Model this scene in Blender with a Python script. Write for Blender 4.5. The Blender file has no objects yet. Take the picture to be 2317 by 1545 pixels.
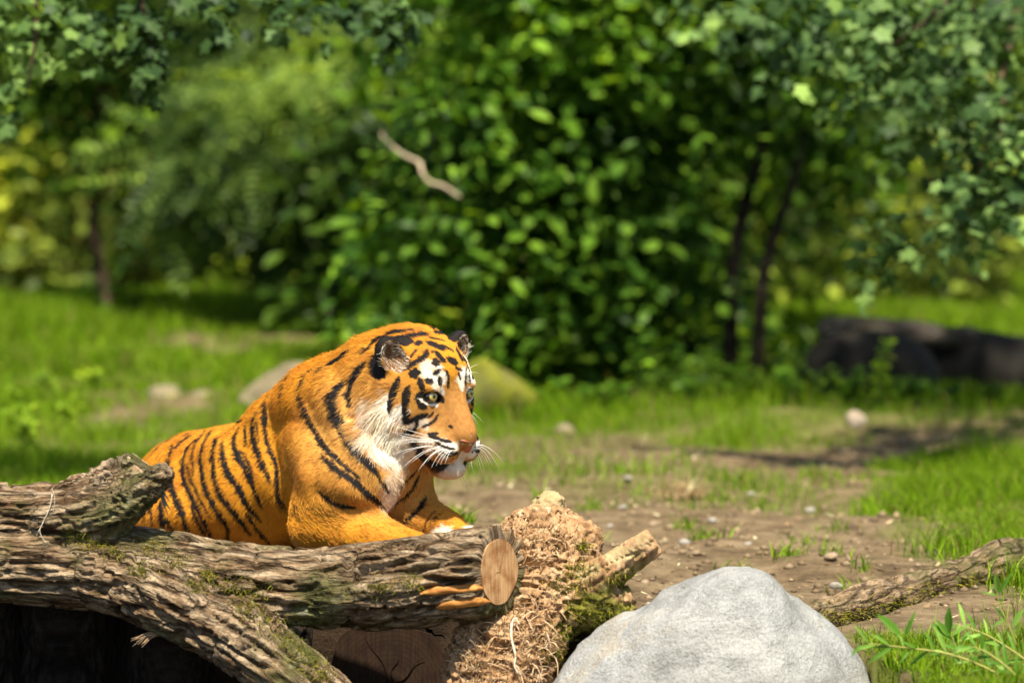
import bpy, math, random
import numpy as np
from mathutils import Vector, Matrix
from mathutils.bvhtree import BVHTree

scene = bpy.context.scene
COL = scene.collection
R = math.radians
rng = np.random.default_rng(7)
random.seed(7)

# ------------------------------------------------------------------ camera
LENS, SENSOR, WPX, HPX = 150.0, 36.0, 2317.0, 1545.0
CAM = np.array([0.0, -9.65, 1.25])
PITCH = R(3.7)
cam_d = bpy.data.cameras.new('camera')
cam_d.lens = LENS
cam_d.sensor_width = SENSOR
cam_d.clip_start = 0.1
cam_d.clip_end = 400.0
cam_d.dof.use_dof = True
cam_d.dof.focus_distance = 9.56
cam_d.dof.aperture_fstop = 2.6
cam_o = bpy.data.objects.new('camera', cam_d)
cam_o.location = CAM
cam_o.rotation_euler = (R(90) - PITCH, 0, 0)
COL.objects.link(cam_o)
scene.camera = cam_o

# ------------------------------------------------------------------ sky and sun
SUN_ELEV, SUN_AZ = R(65), R(172)      # azimuth from +Y, clockwise seen from above: a high sun behind the viewer
world = bpy.data.worlds.new('World')
scene.world = world
world.use_nodes = True
wn = world.node_tree.nodes
sky = wn.new('ShaderNodeTexSky')
sky.sky_type = 'NISHITA'
sky.sun_disc = False
sky.sun_elevation = SUN_ELEV
sky.sun_rotation = SUN_AZ
bg = wn['Background']
bg.inputs['Strength'].default_value = 0.07
world.node_tree.links.new(sky.outputs[0], bg.inputs[0])
sun_d = bpy.data.lights.new('sun', 'SUN')
sun_d.energy = 4.6
sun_d.angle = R(2.0)
sun_d.color = (1.0, 0.92, 0.76)
sun_o = bpy.data.objects.new('sun', sun_d)
sdir = Vector((math.sin(SUN_AZ) * math.cos(SUN_ELEV), math.cos(SUN_AZ) * math.cos(SUN_ELEV), math.sin(SUN_ELEV)))
sun_o.rotation_euler = sdir.to_track_quat('Z', 'Y').to_euler()
sun_o.location = (-4, -4, 8)
COL.objects.link(sun_o)

scene.view_settings.view_transform = 'Standard'
scene.view_settings.look = 'None'
scene.view_settings.exposure = 1.28
scene.view_settings.gamma = 1.0
scene.render.engine = 'CYCLES'
scene.cycles.use_denoising = True
scene.cycles.max_bounces = 8
scene.cycles.transparent_max_bounces = 16

# ------------------------------------------------------------------ measuring
FPX = WPX * LENS / SENSOR
C_F = np.array([0, math.cos(PITCH), -math.sin(PITCH)])
C_U = np.array([0, math.sin(PITCH), math.cos(PITCH)])
C_R = np.array([1.0, 0, 0])

def ray(px, py):
    d = C_F + C_R * ((px - WPX / 2) / FPX) - C_U * ((py - HPX / 2) / FPX)
    return d

def at(px, py, y):
    """the place y metres behind the tiger's shoulder that was measured at this spot of the photograph"""
    d = ray(px, py)
    return CAM + d * ((y - CAM[1]) / d[1])

def on_plane(px, py, z=0.0):
    d = ray(px, py)
    return CAM + d * ((z - CAM[2]) / d[2])

# ------------------------------------------------------------------ noise
_LAT = np.random.default_rng(3).random((64, 64, 64)).astype(np.float32) * 2 - 1

def vnoise(p):
    p = np.asarray(p, np.float32)
    i = np.floor(p)
    f = p - i
    i = i.astype(np.int64) & 63
    j = (i + 1) & 63
    f = f * f * f * (f * (f * 6 - 15) + 10)
    x, y, z = f[..., 0], f[..., 1], f[..., 2]
    a = _LAT[i[..., 0], i[..., 1], i[..., 2]] * (1 - x) + _LAT[j[..., 0], i[..., 1], i[..., 2]] * x
    b = _LAT[i[..., 0], j[..., 1], i[..., 2]] * (1 - x) + _LAT[j[..., 0], j[..., 1], i[..., 2]] * x
    c = _LAT[i[..., 0], i[..., 1], j[..., 2]] * (1 - x) + _LAT[j[..., 0], i[..., 1], j[..., 2]] * x
    d = _LAT[i[..., 0], j[..., 1], j[..., 2]] * (1 - x) + _LAT[j[..., 0], j[..., 1], j[..., 2]] * x
    return (a * (1 - y) + b * y) * (1 - z) + (c * (1 - y) + d * y) * z

def fbm(p, octaves=4, gain=0.5):
    s, a = 0, 1.0
    p = np.asarray(p, np.float32)
    for k in range(octaves):
        s = s + a * vnoise(p + 17.3 * k)
        p = p * 2.03
        a *= gain
    return s

def smooth(a, b, x):
    t = np.clip((x - a) / (b - a), 0, 1)
    return t * t * (3 - 2 * t)

# ------------------------------------------------------------------ solids as distance fields
class Field:
    def __init__(self, lo, hi, h):
        self.h = h
        self.lo = np.array(lo, np.float64)
        n = np.ceil((np.array(hi) - self.lo) / h).astype(int) + 1
        self.n = n
        self.v = np.full(n, 0.3, np.float32)

    def box(self, lo, hi):
        a = np.clip(np.floor((np.array(lo) - self.lo) / self.h).astype(int), 0, self.n - 1)
        b = np.clip(np.ceil((np.array(hi) - self.lo) / self.h).astype(int) + 1, 1, self.n)
        if np.any(b <= a):
            return None, None
        ax = [np.arange(a[k], b[k]) * self.h + self.lo[k] for k in range(3)]
        g = np.stack(np.meshgrid(*ax, indexing='ij'), -1).astype(np.float32)
        return (slice(a[0], b[0]), slice(a[1], b[1]), slice(a[2], b[2])), g

    def put(self, d, sl, k, cut=False):
        v = self.v[sl]
        if cut:
            h = np.clip(0.5 - 0.5 * (v + d) / k, 0, 1)
            self.v[sl] = v * (1 - h) + (-d) * h + k * h * (1 - h)
        else:
            h = np.clip(0.5 + 0.5 * (v - d) / k, 0, 1)
            self.v[sl] = v * (1 - h) + d * h - k * h * (1 - h)

    def ball(self, c, r, rot=None, k=0.03, cut=False):
        c = np.asarray(c, float); r = np.asarray(r, float) * np.ones(3)
        m = r.max() + k + 0.03
        sl, g = self.box(c - m, c + m)
        if sl is None:
            return
        q = g - c.astype(np.float32)
        if rot is not None:
            q = q @ np.asarray(rot, np.float32)
        k0 = np.linalg.norm(q / r.astype(np.float32), axis=-1)
        k1 = np.linalg.norm(q / (r * r).astype(np.float32), axis=-1) + 1e-6
        self.put(np.clip(k0 * (k0 - 1) / k1, -0.3, 0.3), sl, k, cut)

    def cone(self, a, b, ra, rb, k=0.03, cut=False, squash=None):
        a = np.asarray(a, float); b = np.asarray(b, float)
        m = max(ra, rb) + k + 0.03
        sl, g = self.box(np.minimum(a, b) - m, np.maximum(a, b) + m)
        if sl is None:
            return
        ab = (b - a).astype(np.float32)
        q = g - a.astype(np.float32)
        t = np.clip((q @ ab) / (ab @ ab), 0, 1)
        d = np.linalg.norm(q - t[..., None] * ab, axis=-1) - (ra + (rb - ra) * t)
        self.put(d, sl, k, cut)

    def mesh(self):
        v, h = self.v, self.h
        ins = v < 0
        n = np.array(v.shape)
        c = np.zeros(n - 1, np.int8)
        for dx in (0, 1):
            for dy in (0, 1):
                for dz in (0, 1):
                    c += ins[dx:n[0] - 1 + dx, dy:n[1] - 1 + dy, dz:n[2] - 1 + dz]
        act = (c > 0) & (c < 8)
        idx = np.full(act.shape, -1, np.int64)
        cells = np.argwhere(act)
        idx[act] = np.arange(len(cells))
        acc = np.zeros((len(cells), 3)); cnt = np.zeros(len(cells))
        corners = [(i, j, k) for i in (0, 1) for j in (0, 1) for k in (0, 1)]
        for A in corners:
            for ax in range(3):
                if A[ax]:
                    continue
                B = list(A); B[ax] = 1
                pa = cells + np.array(A); pb = cells + np.array(B)
                va = v[pa[:, 0], pa[:, 1], pa[:, 2]]; vb = v[pb[:, 0], pb[:, 1], pb[:, 2]]
                x = (va < 0) != (vb < 0)
                t = va[x] / (va[x] - vb[x])
                p = pa[x].astype(float); p[:, ax] += t
                acc[x] += p; cnt[x] += 1
        verts = acc / cnt[:, None] * h + self.lo
        faces = []
        for ax in range(3):
            o1, o2 = [(1, 2), (2, 0), (0, 1)][ax]
            sa = [slice(None)] * 3; sb = [slice(None)] * 3
            sa[ax] = slice(0, -1); sb[ax] = slice(1, None)
            x = ins[tuple(sa)] != ins[tuple(sb)]
            e = np.argwhere(x)
            keep = (e[:, o1] > 0) & (e[:, o2] > 0) & (e[:, o1] < n[o1] - 1) & (e[:, o2] < n[o2] - 1)
            e = e[keep]
            inside = ins[e[:, 0], e[:, 1], e[:, 2]]
            q = []
            for d1, d2 in ((-1, -1), (0, -1), (0, 0), (-1, 0)):
                w = e.copy(); w[:, o1] += d1; w[:, o2] += d2
                q.append(idx[w[:, 0], w[:, 1], w[:, 2]])
            q = np.stack(q, 1)
            q[~inside] = q[~inside][:, ::-1]
            faces.append(q)
        return verts, np.concatenate(faces)

def vert_normals(verts, quads):
    n = np.zeros_like(verts)
    d1 = verts[quads[:, 2]] - verts[quads[:, 0]]
    d2 = verts[quads[:, 3]] - verts[quads[:, 1]]
    fn = np.cross(d1, d2)
    for k in range(4):
        np.add.at(n, quads[:, k], fn)
    return n / (np.linalg.norm(n, axis=1, keepdims=True) + 1e-12)

# ------------------------------------------------------------------ meshes
def mesh_np(name, verts, faces, mat=None, parent=None, smooth_shade=True, origin=None):
    """one mesh object out of vertex and face arrays (faces all of one size, or a list)"""
    me = bpy.data.meshes.new(name)
    verts = np.asarray(verts, np.float64)
    if origin is not None:
        verts = verts - np.asarray(origin)
    if isinstance(faces, np.ndarray):
        k = faces.shape[1]
        me.vertices.add(len(verts)); me.vertices.foreach_set('co', verts.astype(np.float32).ravel())
        me.loops.add(faces.size); me.loops.foreach_set('vertex_index', faces.astype(np.int32).ravel())
        me.polygons.add(len(faces)); me.polygons.foreach_set('loop_start', np.arange(len(faces), dtype=np.int32) * k)
        me.update(calc_edges=True)
    else:
        me.from_pydata([tuple(v) for v in verts], [], [tuple(f) for f in faces])
    me.validate()
    if smooth_shade:
        me.polygons.foreach_set('use_smooth', np.ones(len(me.polygons), bool))
    if mat:
        me.materials.append(mat)
    o = bpy.data.objects.new(name, me)
    COL.objects.link(o)
    if origin is not None and parent is None:
        o.location = origin
    if parent is not None:
        o.parent = parent
        if origin is not None:
            o.location = np.asarray(origin) - np.array(parent.location)
        else:
            o.location = -np.array(parent.location)
    return o

def empty(name, loc):
    o = bpy.data.objects.new(name, None)
    o.location = loc
    o.empty_display_size = 0.05
    COL.objects.link(o)
    return o

def sub_part(child, part):
    """make a part's piece its child, staying where it is"""
    m = part.matrix_basis.inverted() @ child.matrix_basis
    child.parent = part
    child.matrix_basis = m
    return child

def tag(o, label=None, cat=None, group=None, kind=None):
    if label: o['label'] = label
    if cat: o['category'] = cat
    if group: o['group'] = group
    if kind: o['kind'] = kind
    return o

def attr(o, name, vals):
    vals = np.asarray(vals, np.float32)
    if vals.ndim == 2:
        a = o.data.attributes.new(name, 'FLOAT_COLOR', 'POINT')
        if vals.shape[1] == 3:
            vals = np.concatenate([vals, np.ones((len(vals), 1), np.float32)], 1)
        a.data.foreach_set('color', vals.ravel())
    else:
        a = o.data.attributes.new(name, 'FLOAT', 'POINT')
        a.data.foreach_set('value', vals)

def spline(pts, n):
    """Catmull-Rom through rows of any width"""
    P = np.asarray(pts, float)
    P = np.concatenate([[2 * P[0] - P[1]], P, [2 * P[-1] - P[-2]]])
    m = len(P) - 3
    out = []
    for s in np.linspace(0, m - 1e-6, n):
        i = int(s); t = s - i
        a, b, c, d = P[i:i + 4]
        out.append(0.5 * (2 * b + (c - a) * t + (2 * a - 5 * b + 4 * c - d) * t * t + (3 * b - a - 3 * c + d) * t ** 3))
    return np.array(out)

def tube(pts, radii, seg=8, jitter=0.0, cap=True):
    """a tapered tube as (verts, faces list)"""
    P = np.asarray(pts, float); n = len(P)
    T = np.gradient(P, axis=0); T /= np.linalg.norm(T, axis=1, keepdims=True) + 1e-9
    u = np.cross(T[0], [0.3, 0.5, 0.81]); u /= np.linalg.norm(u)
    V, F = [], []
    for i in range(n):
        u = u - T[i] * (u @ T[i]); u /= np.linalg.norm(u) + 1e-9
        w = np.cross(T[i], u)
        for s in range(seg):
            a = 2 * math.pi * s / seg
            r = radii[i] * (1 + jitter * (random.random() - 0.5))
            V.append(P[i] + r * (math.cos(a) * u + math.sin(a) * w))
    for i in range(n - 1):
        for s in range(seg):
            t = (s + 1) % seg
            F.append((i * seg + s, i * seg + t, (i + 1) * seg + t, (i + 1) * seg + s))
    if cap:
        F.append(tuple(range(seg))[::-1]); F.append(tuple((n - 1) * seg + s for s in range(seg)))
    return V, F

class Bag:
    def __init__(self):
        self.V = []; self.F = []
    def add(self, V, F):
        b = len(self.V)
        self.V += [tuple(v) for v in V]
        self.F += [tuple(i + b for i in f) for f in F]
    def obj(self, name, mat, parent=None, smooth_shade=True, origin=None):
        return mesh_np(name, np.array(self.V), self.F, mat, parent, smooth_shade, origin)

# ------------------------------------------------------------------ materials
class Mat:
    def __init__(self, name, rough=0.8, spec=0.2):
        self.m = bpy.data.materials.new(name)
        self.m.use_nodes = True
        self.t = self.m.node_tree
        self.b = self.t.nodes['Principled BSDF']
        self.b.inputs['Roughness'].default_value = rough
        self.b.inputs['Specular IOR Level'].default_value = spec
    def n(self, kind, **kw):
        nd = self.t.nodes.new('ShaderNode' + kind)
        for k, v in kw.items():
            if k in nd.inputs.keys():
                nd.inputs[k].default_value = v
            else:
                setattr(nd, k, v)
        return nd
    def l(self, a, b):
        self.t.links.new(a, b)
    def coords(self, scale=(1, 1, 1)):
        tc = self.n('TexCoord'); mp = self.n('Mapping'); mp.inputs['Scale'].default_value = scale
        self.l(tc.outputs['Object'], mp.inputs[0]); return mp.outputs[0]
    def noise(self, co, scale, detail=4, rough=0.55, dist=0.0):
        nd = self.n('TexNoise'); nd.inputs['Scale'].default_value = scale; nd.inputs['Detail'].default_value = detail
        nd.inputs['Roughness'].default_value = rough; nd.inputs['Distortion'].default_value = dist
        self.l(co, nd.inputs['Vector']); return nd.outputs['Fac']
    def ramp(self, fac, stops):
        nd = self.n('ValToRGB'); e = nd.color_ramp.elements
        while len(e) < len(stops): e.new(0.5)
        for el, (p, c) in zip(e, stops):
            el.position = p; el.color = (*c, 1) if len(c) == 3 else c
        self.l(fac, nd.inputs[0]); return nd.outputs[0]
    def mix(self, fac, a, b, blend='MIX'):
        nd = self.n('Mix', data_type='RGBA', blend_type=blend)
        for s, x in ((0, fac), (6, a), (7, b)):
            if isinstance(x, (int, float)): nd.inputs[s].default_value = x
            elif isinstance(x, tuple): nd.inputs[s].default_value = (*x, 1)
            else: self.l(x, nd.inputs[s])
        return nd.outputs[2]
    def attrib(self, name, out='Color'):
        nd = self.n('Attribute', attribute_name=name); return nd.outputs[out]
    def bump(self, h, strength=0.5, dist=0.01):
        nd = self.n('Bump'); nd.inputs['Strength'].default_value = strength; nd.inputs['Distance'].default_value = dist
        self.l(h, nd.inputs['Height']); self.l(nd.outputs[0], self.b.inputs['Normal'])
    def color(self, c):
        if isinstance(c, tuple): self.b.inputs['Base Color'].default_value = (*c, 1)
        else: self.l(c, self.b.inputs['Base Color'])
        return self

def hair_object(name, pts, rad, col, mat, parent):
    n, k, _ = pts.shape
    cu = bpy.data.hair_curves.new(name)
    cu.add_curves([k] * n)
    cu.attributes['position'].data.foreach_set('vector', (pts - np.array(parent.location)).astype(np.float32).ravel())
    ra = cu.attributes.get('radius') or cu.attributes.new('radius', 'FLOAT', 'POINT')
    ra.data.foreach_set('value', rad.astype(np.float32).ravel())
    ca = cu.attributes.new('coat', 'FLOAT_COLOR', 'POINT')
    c4 = np.concatenate([col, np.ones((n, k, 1))], 2)
    ca.data.foreach_set('color', c4.astype(np.float32).ravel())
    cu.materials.append(mat)
    o = bpy.data.objects.new(name, cu)
    COL.objects.link(o)
    o.parent = parent
    return o


FUR_COUNT = 400000
# ================================================================== ground
def front_edge(x):
    """where the raised ground ends towards the viewer"""
    return -0.22 - 0.20 * smooth(0.10, 0.25, x) - 1.6 * smooth(0.70, 0.95, x)

def ground_z(x, y):
    x = np.asarray(x, float); y = np.asarray(y, float)
    p = np.stack([x * 0.9, y * 0.9, np.zeros_like(x)], -1)
    z = 0.035 * fbm(p, 3) + 0.012 * fbm(p * 6, 3)
    z = z * smooth(-0.4, 0.8, y)
    z += 0.115 * np.exp(-(((x + 0.55) / 0.75) ** 4 + ((y - 0.35) / 0.85) ** 4))          # rise under the tiger
    z += 0.10 * np.exp(-(((x + 2.3) / 1.6) ** 2 + ((y - 10.5) / 2.0) ** 2))
    z += 0.016 * np.clip(y - 14, 0, 60)
    e = front_edge(x) + 0.05 * fbm(np.stack([x * 3, y * 0, z * 0], -1), 2)
    z -= 1.3 * smooth(0.0, -0.12, y - e)
    return z

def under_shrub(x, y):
    """bare ground beneath the big shrub, its shade painted into the soil"""
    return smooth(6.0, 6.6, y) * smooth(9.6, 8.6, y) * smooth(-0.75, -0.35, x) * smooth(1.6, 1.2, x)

def cover(px, py, x, y):
    """how grassy the ground is, 0 bare soil to 1 meadow (paths and worn places as they lie)"""
    n = fbm(np.stack([x * 1.3, y * 1.3, x * 0 + 4], -1), 3)
    n2 = fbm(np.stack([x * 5, y * 5, x * 0 + 9], -1), 2)
    g = np.zeros_like(x)
    g = np.maximum(g, np.where(x < -0.5, smooth(2.6, 5.0, y + 1.0 * n), smooth(2.6, 7.6, y + 1.2 * n)))                                  # meadow behind
    g = np.maximum(g, smooth(1.02, 1.25, x + 0.12 * n + 0.06 * n2) * smooth(4.6, 3.6, y))   # bank on the side
    g = np.maximum(g, smooth(-0.25, -0.45, y) * smooth(0.72, 0.9, x + 0.1 * n2))
    g = np.maximum(g, smooth(-0.3, -0.7, x + 0.1 * n) * smooth(1.7, 2.6, y))
    bare = np.exp(-(((x + 1.25) / 0.35) ** 2 + ((y - 5.8) / 1.2) ** 2)) + np.exp(-(((x + 1.1) / 0.7) ** 2 + ((y - 8.9) / 0.7) ** 2))
    bare = bare + np.exp(-(((x - 0.9) / 1.0) ** 2 + ((y - 4.2) / 0.7) ** 2)) * 0.6
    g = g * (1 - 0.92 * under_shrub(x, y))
    return np.clip(g - bare * 0.9 + 0.35 * n2 * g + 0.2 * n * g, 0, 1)

def grid(xs, ys):
    X, Y = np.meshgrid(xs, ys, indexing='ij')
    Z = ground_z(X, Y)
    V = np.stack([X, Y, Z], -1).reshape(-1, 3)
    nx, ny = X.shape
    i = (np.arange(nx - 1)[:, None] * ny + np.arange(ny - 1)[None]).ravel()
    F = np.stack([i, i + ny, i + ny + 1, i + 1], 1)
    return V, F

def warp(lo, hi, a, b, n_in, n_out):
    """fine steps between a and b, growing steps outside"""
    t = np.linspace(0, 1, n_out + 1)[1:] ** 3
    return np.concatenate([(a - (a - lo) * t)[::-1], np.linspace(a, b, n_in), b + (hi - b) * t])

V, F = grid(warp(-150, 150, -3.6, 3.6, 230, 30), warp(-40, 200, -2.2, 16, 420, 30))
g = Mat('soil', 0.95, 0.1)
co = g.coords()
n_big = g.noise(co, 1.7, 5); n_mid = g.noise(co, 9, 5, 0.6); n_fine = g.noise(co, 60, 6, 0.7)
soil = g.ramp(n_mid, [(0.32, (0.145, 0.10, 0.055)), (0.48, (0.27, 0.195, 0.11)), (0.66, (0.40, 0.30, 0.175))])
soil = g.mix(0.55, soil, g.ramp(n_fine, [(0.25, (0.25, 0.22, 0.2)), (0.75, (1.0, 1.0, 1.0))]), 'MULTIPLY')
soil = g.mix(0.25, soil, g.ramp(n_big, [(0.35, (0.5, 0.4, 0.3)), (0.65, (1, 1, 1))]), 'MULTIPLY')
under = g.ramp(n_fine, [(0.3, (0.06, 0.09, 0.004)), (0.7, (0.14, 0.21, 0.008))])
soil = g.mix(g.attrib('painted_shade', 'Fac'), soil, g.ramp(n_mid, [(0.3, (0.012, 0.008, 0.005)), (0.7, (0.045, 0.028, 0.016))]))  # soil darkened to stand for shade in the hollow and under the shrub
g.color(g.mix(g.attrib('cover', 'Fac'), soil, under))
hh = g.n('Math', operation='ADD'); g.l(n_fine, hh.inputs[0]); g.l(n_mid, hh.inputs[1])
g.bump(hh.outputs[0], 0.9, 0.03)
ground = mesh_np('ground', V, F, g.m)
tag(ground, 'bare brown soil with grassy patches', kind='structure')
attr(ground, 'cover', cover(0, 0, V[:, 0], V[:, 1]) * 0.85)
attr(ground, 'painted_shade', np.maximum(np.maximum(smooth(-0.06, -0.22, V[:, 2]), under_shrub(V[:, 0], V[:, 1])), smooth(0.22, 0.05, V[:, 1] - front_edge(V[:, 0])) * smooth(0.2, 0.05, V[:, 0])))

# ------------------------------------------------------------------ leaf-like material
def leaf_mat(name, dark, mid, light, per='island', rough=0.42, trans=0.42, tint=(1.5, 1.35, 0.4), tone=False, spec=0.14, dry=False):
    m = Mat(name, rough, spec)
    if per == 'island':
        nd = m.n('NewGeometry'); rnd = nd.outputs['Random Per Island']
    else:
        nd = m.n('ObjectInfo'); rnd = nd.outputs['Random']
    tn_ = m.attrib('tone', 'Fac')
    c = m.ramp(rnd, ([(0.0, (0.26, 0.19, 0.07)), (0.07, (0.22, 0.18, 0.05)), (0.09, dark)] if dry else [(0.0, dark)]) + [(0.5, mid), (0.85, light), (1.0, tuple(min(0.6, v * 1.5) for v in light))])
    if tone:
        c = m.mix(1.0, c, m.ramp(tn_, [(0.0, (0.45, 0.50, 0.55)), (0.5, (1, 1, 1)), (1.0, (1.9, 1.7, 1.3))]), 'MULTIPLY')
    m.color(c)
    tr = m.n('BsdfTranslucent'); mx = m.n('MixShader'); mx.inputs[0].default_value = trans
    m.l(m.mix(1.0, c, tint, 'MULTIPLY'), tr.inputs[0])
    out = m.t.nodes['Material Output']
    m.l(m.b.outputs[0], mx.inputs[1]); m.l(tr.outputs[0], mx.inputs[2]); m.l(mx.outputs[0], out.inputs[0])
    return m.m

# ------------------------------------------------------------------ grass
def blades(name, x, y, h, w, mat, lean=0.5, label=None, cat=None):
    n = len(x)
    z = ground_z(x, y) - 0.006
    th = rng.random(n) * 2 * math.pi; ph = rng.random(n) * 2 * math.pi
    wx, wy = np.cos(th) * w, np.sin(th) * w
    le = lean * rng.uniform(0.2, 1.2, n) * h
    lx, ly = np.cos(ph) * le, np.sin(ph) * le
    base = np.stack([x, y, z], 1)
    W = np.stack([wx, wy, 0 * wx], 1); Ld = np.stack([lx, ly, 0 * lx], 1); U = np.stack([0 * h, 0 * h, h], 1)
    V = np.stack([base - W, base + W, base + Ld * 0.28 + U * 0.55 - W * 0.8, base + Ld * 0.28 + U * 0.55 + W * 0.8, base + Ld + U * 0.97], 1)
    i = (np.arange(n) * 5)[:, None]
    F = np.concatenate([i + np.array([[0, 1, 3]]), i + np.array([[0, 3, 2]]), i + np.array([[2, 3, 4]])], 0)
    o = mesh_np(name, V.reshape(-1, 3), F, mat)
    tag(o, label, cat, kind='stuff')
    return o

def scatter(n, x0, x1, y0, y1):
    """more of them near by, fewer far off"""
    t = rng.random(n)
    y = y0 + (y1 - y0) * t ** 1.0
    half = (y + 9.65) * 0.20 + 0.3
    x = (rng.random(n) * 2 - 1) * half
    k = (x > x0) & (x < x1)
    x, y = x[k], y[k]
    cv = cover(0, 0, x, y)
    k = (rng.random(len(x)) < cv ** 1.3) & (y > front_edge(x) + 0.05)
    return x[k], y[k]

gm = leaf_mat('grass blade', (0.058, 0.118, 0.005), (0.118, 0.225, 0.007), (0.20, 0.32, 0.014), 'island', 0.6, 0.40, (1.5, 1.35, 0.4), False, 0.06, True)
x, y = scatter(320000, -9, 9, -1.6, 5.5)
tuft = 0.75 + 0.6 * fbm(np.stack([x * 4, y * 4, x * 0], -1), 2)
keep = ~((np.abs(x + 0.5) < 0.75) & (y > -0.3) & (y < 1.25))
x, y, tuft = x[keep], y[keep], np.clip(tuft[keep], 0.3, 1.6)
blades('grass', x, y, (0.075 - 0.03 * smooth(0.0, -0.6, y)) * tuft * rng.uniform(0.5, 1.3, len(x)), 0.0015 * rng.uniform(0.7, 1.4, len(x)), gm, 0.8, 'short bright green grass around the bare soil', 'grass')
x, y = scatter(270000, -9, 9, 5.5, 15.5)
tuft = np.clip(0.85 + 0.6 * fbm(np.stack([x * 2, y * 2, x * 0], -1), 2), 0.35, 1.6)
blades('grass', x, y, 0.085 * tuft * rng.uniform(0.5, 1.3, len(x)), 0.0040 * rng.uniform(0.7, 1.4, len(x)), gm, 0.6, 'long bright green grass of the meadow before the trees', 'grass')
# sparse sprouts on the bare soil
x = rng.uniform(-0.2, 1.4, 60); y = rng.uniform(0.3, 3.6, 60)
xs = np.repeat(x, 26) + rng.normal(0, 0.022, 60 * 26); ys = np.repeat(y, 26) + rng.normal(0, 0.03, 60 * 26)
blades('grass', xs, ys, rng.uniform(0.015, 0.055, len(xs)), rng.uniform(0.0015, 0.003, len(xs)), gm, 1.0, 'tiny green sprouts dotted over the bare soil', 'grass')
# litter of bark crumbs and dry stalks
n = 2600
x = rng.uniform(-0.6, 1.7, n); y = rng.uniform(-0.1, 5.0, n)
dm = leaf_mat('dry litter', (0.16, 0.09, 0.045), (0.32, 0.21, 0.11), (0.50, 0.38, 0.22), 'island', 0.8, 0.1, (1, 1, 1))
k = (y > front_edge(x) + 0.1) & ~((np.abs(x + 0.5) < 0.75) & (y < 1.25))
blades('dry_litter', x[k], y[k], rng.uniform(0.004, 0.014, k.sum()), rng.uniform(0.003, 0.012, k.sum()), dm, 4.0, 'dry bark crumbs and stalks littering the bare soil', 'litter')

# clods of earth
n = 5200
x = rng.uniform(-0.4, 1.6, n); y = rng.uniform(0.0, 5.2, n)
k = (cover(0, 0, x, y) < 0.45) & ~((np.abs(x + 0.5) < 0.75) & (y < 1.25)) & (y > front_edge(x) + 0.12)
x, y = x[k], y[k]; n = len(x)
oct_v = np.array([(1, 0, 0), (-1, 0, 0), (0, 1, 0), (0, -1, 0), (0, 0, 1), (0, 0, -1)], float)
oct_f = np.array([(0, 2, 4), (2, 1, 4), (1, 3, 4), (3, 0, 4), (2, 0, 5), (1, 2, 5), (3, 1, 5), (0, 3, 5)])
sc3 = (rng.random(n) ** 4 * 0.016 + 0.002)[:, None, None] * np.array([1, 1, 0.6])
V = oct_v[None] * rng.uniform(0.6, 1.3, (n, 6, 1)) * sc3
a = rng.random(n) * 6.28; ca, sa = np.cos(a)[:, None], np.sin(a)[:, None]
V = np.stack([V[..., 0] * ca - V[..., 1] * sa, V[..., 0] * sa + V[..., 1] * ca, V[..., 2]], -1) + np.stack([x, y, ground_z(x, y) + 0.002], 1)[:, None]
cl = leaf_mat('earth clod', (0.11, 0.075, 0.042), (0.19, 0.135, 0.078), (0.22, 0.16, 0.095), 'island', 0.95, 0.0, (1, 1, 1))
tag(mesh_np('soil_clods', V.reshape(-1, 3), ((np.arange(n) * 6)[:, None, None] + oct_f[None]).reshape(-1, 3), cl), 'crumbly clods of earth strewn over the bare soil', 'soil', kind='stuff')
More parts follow.
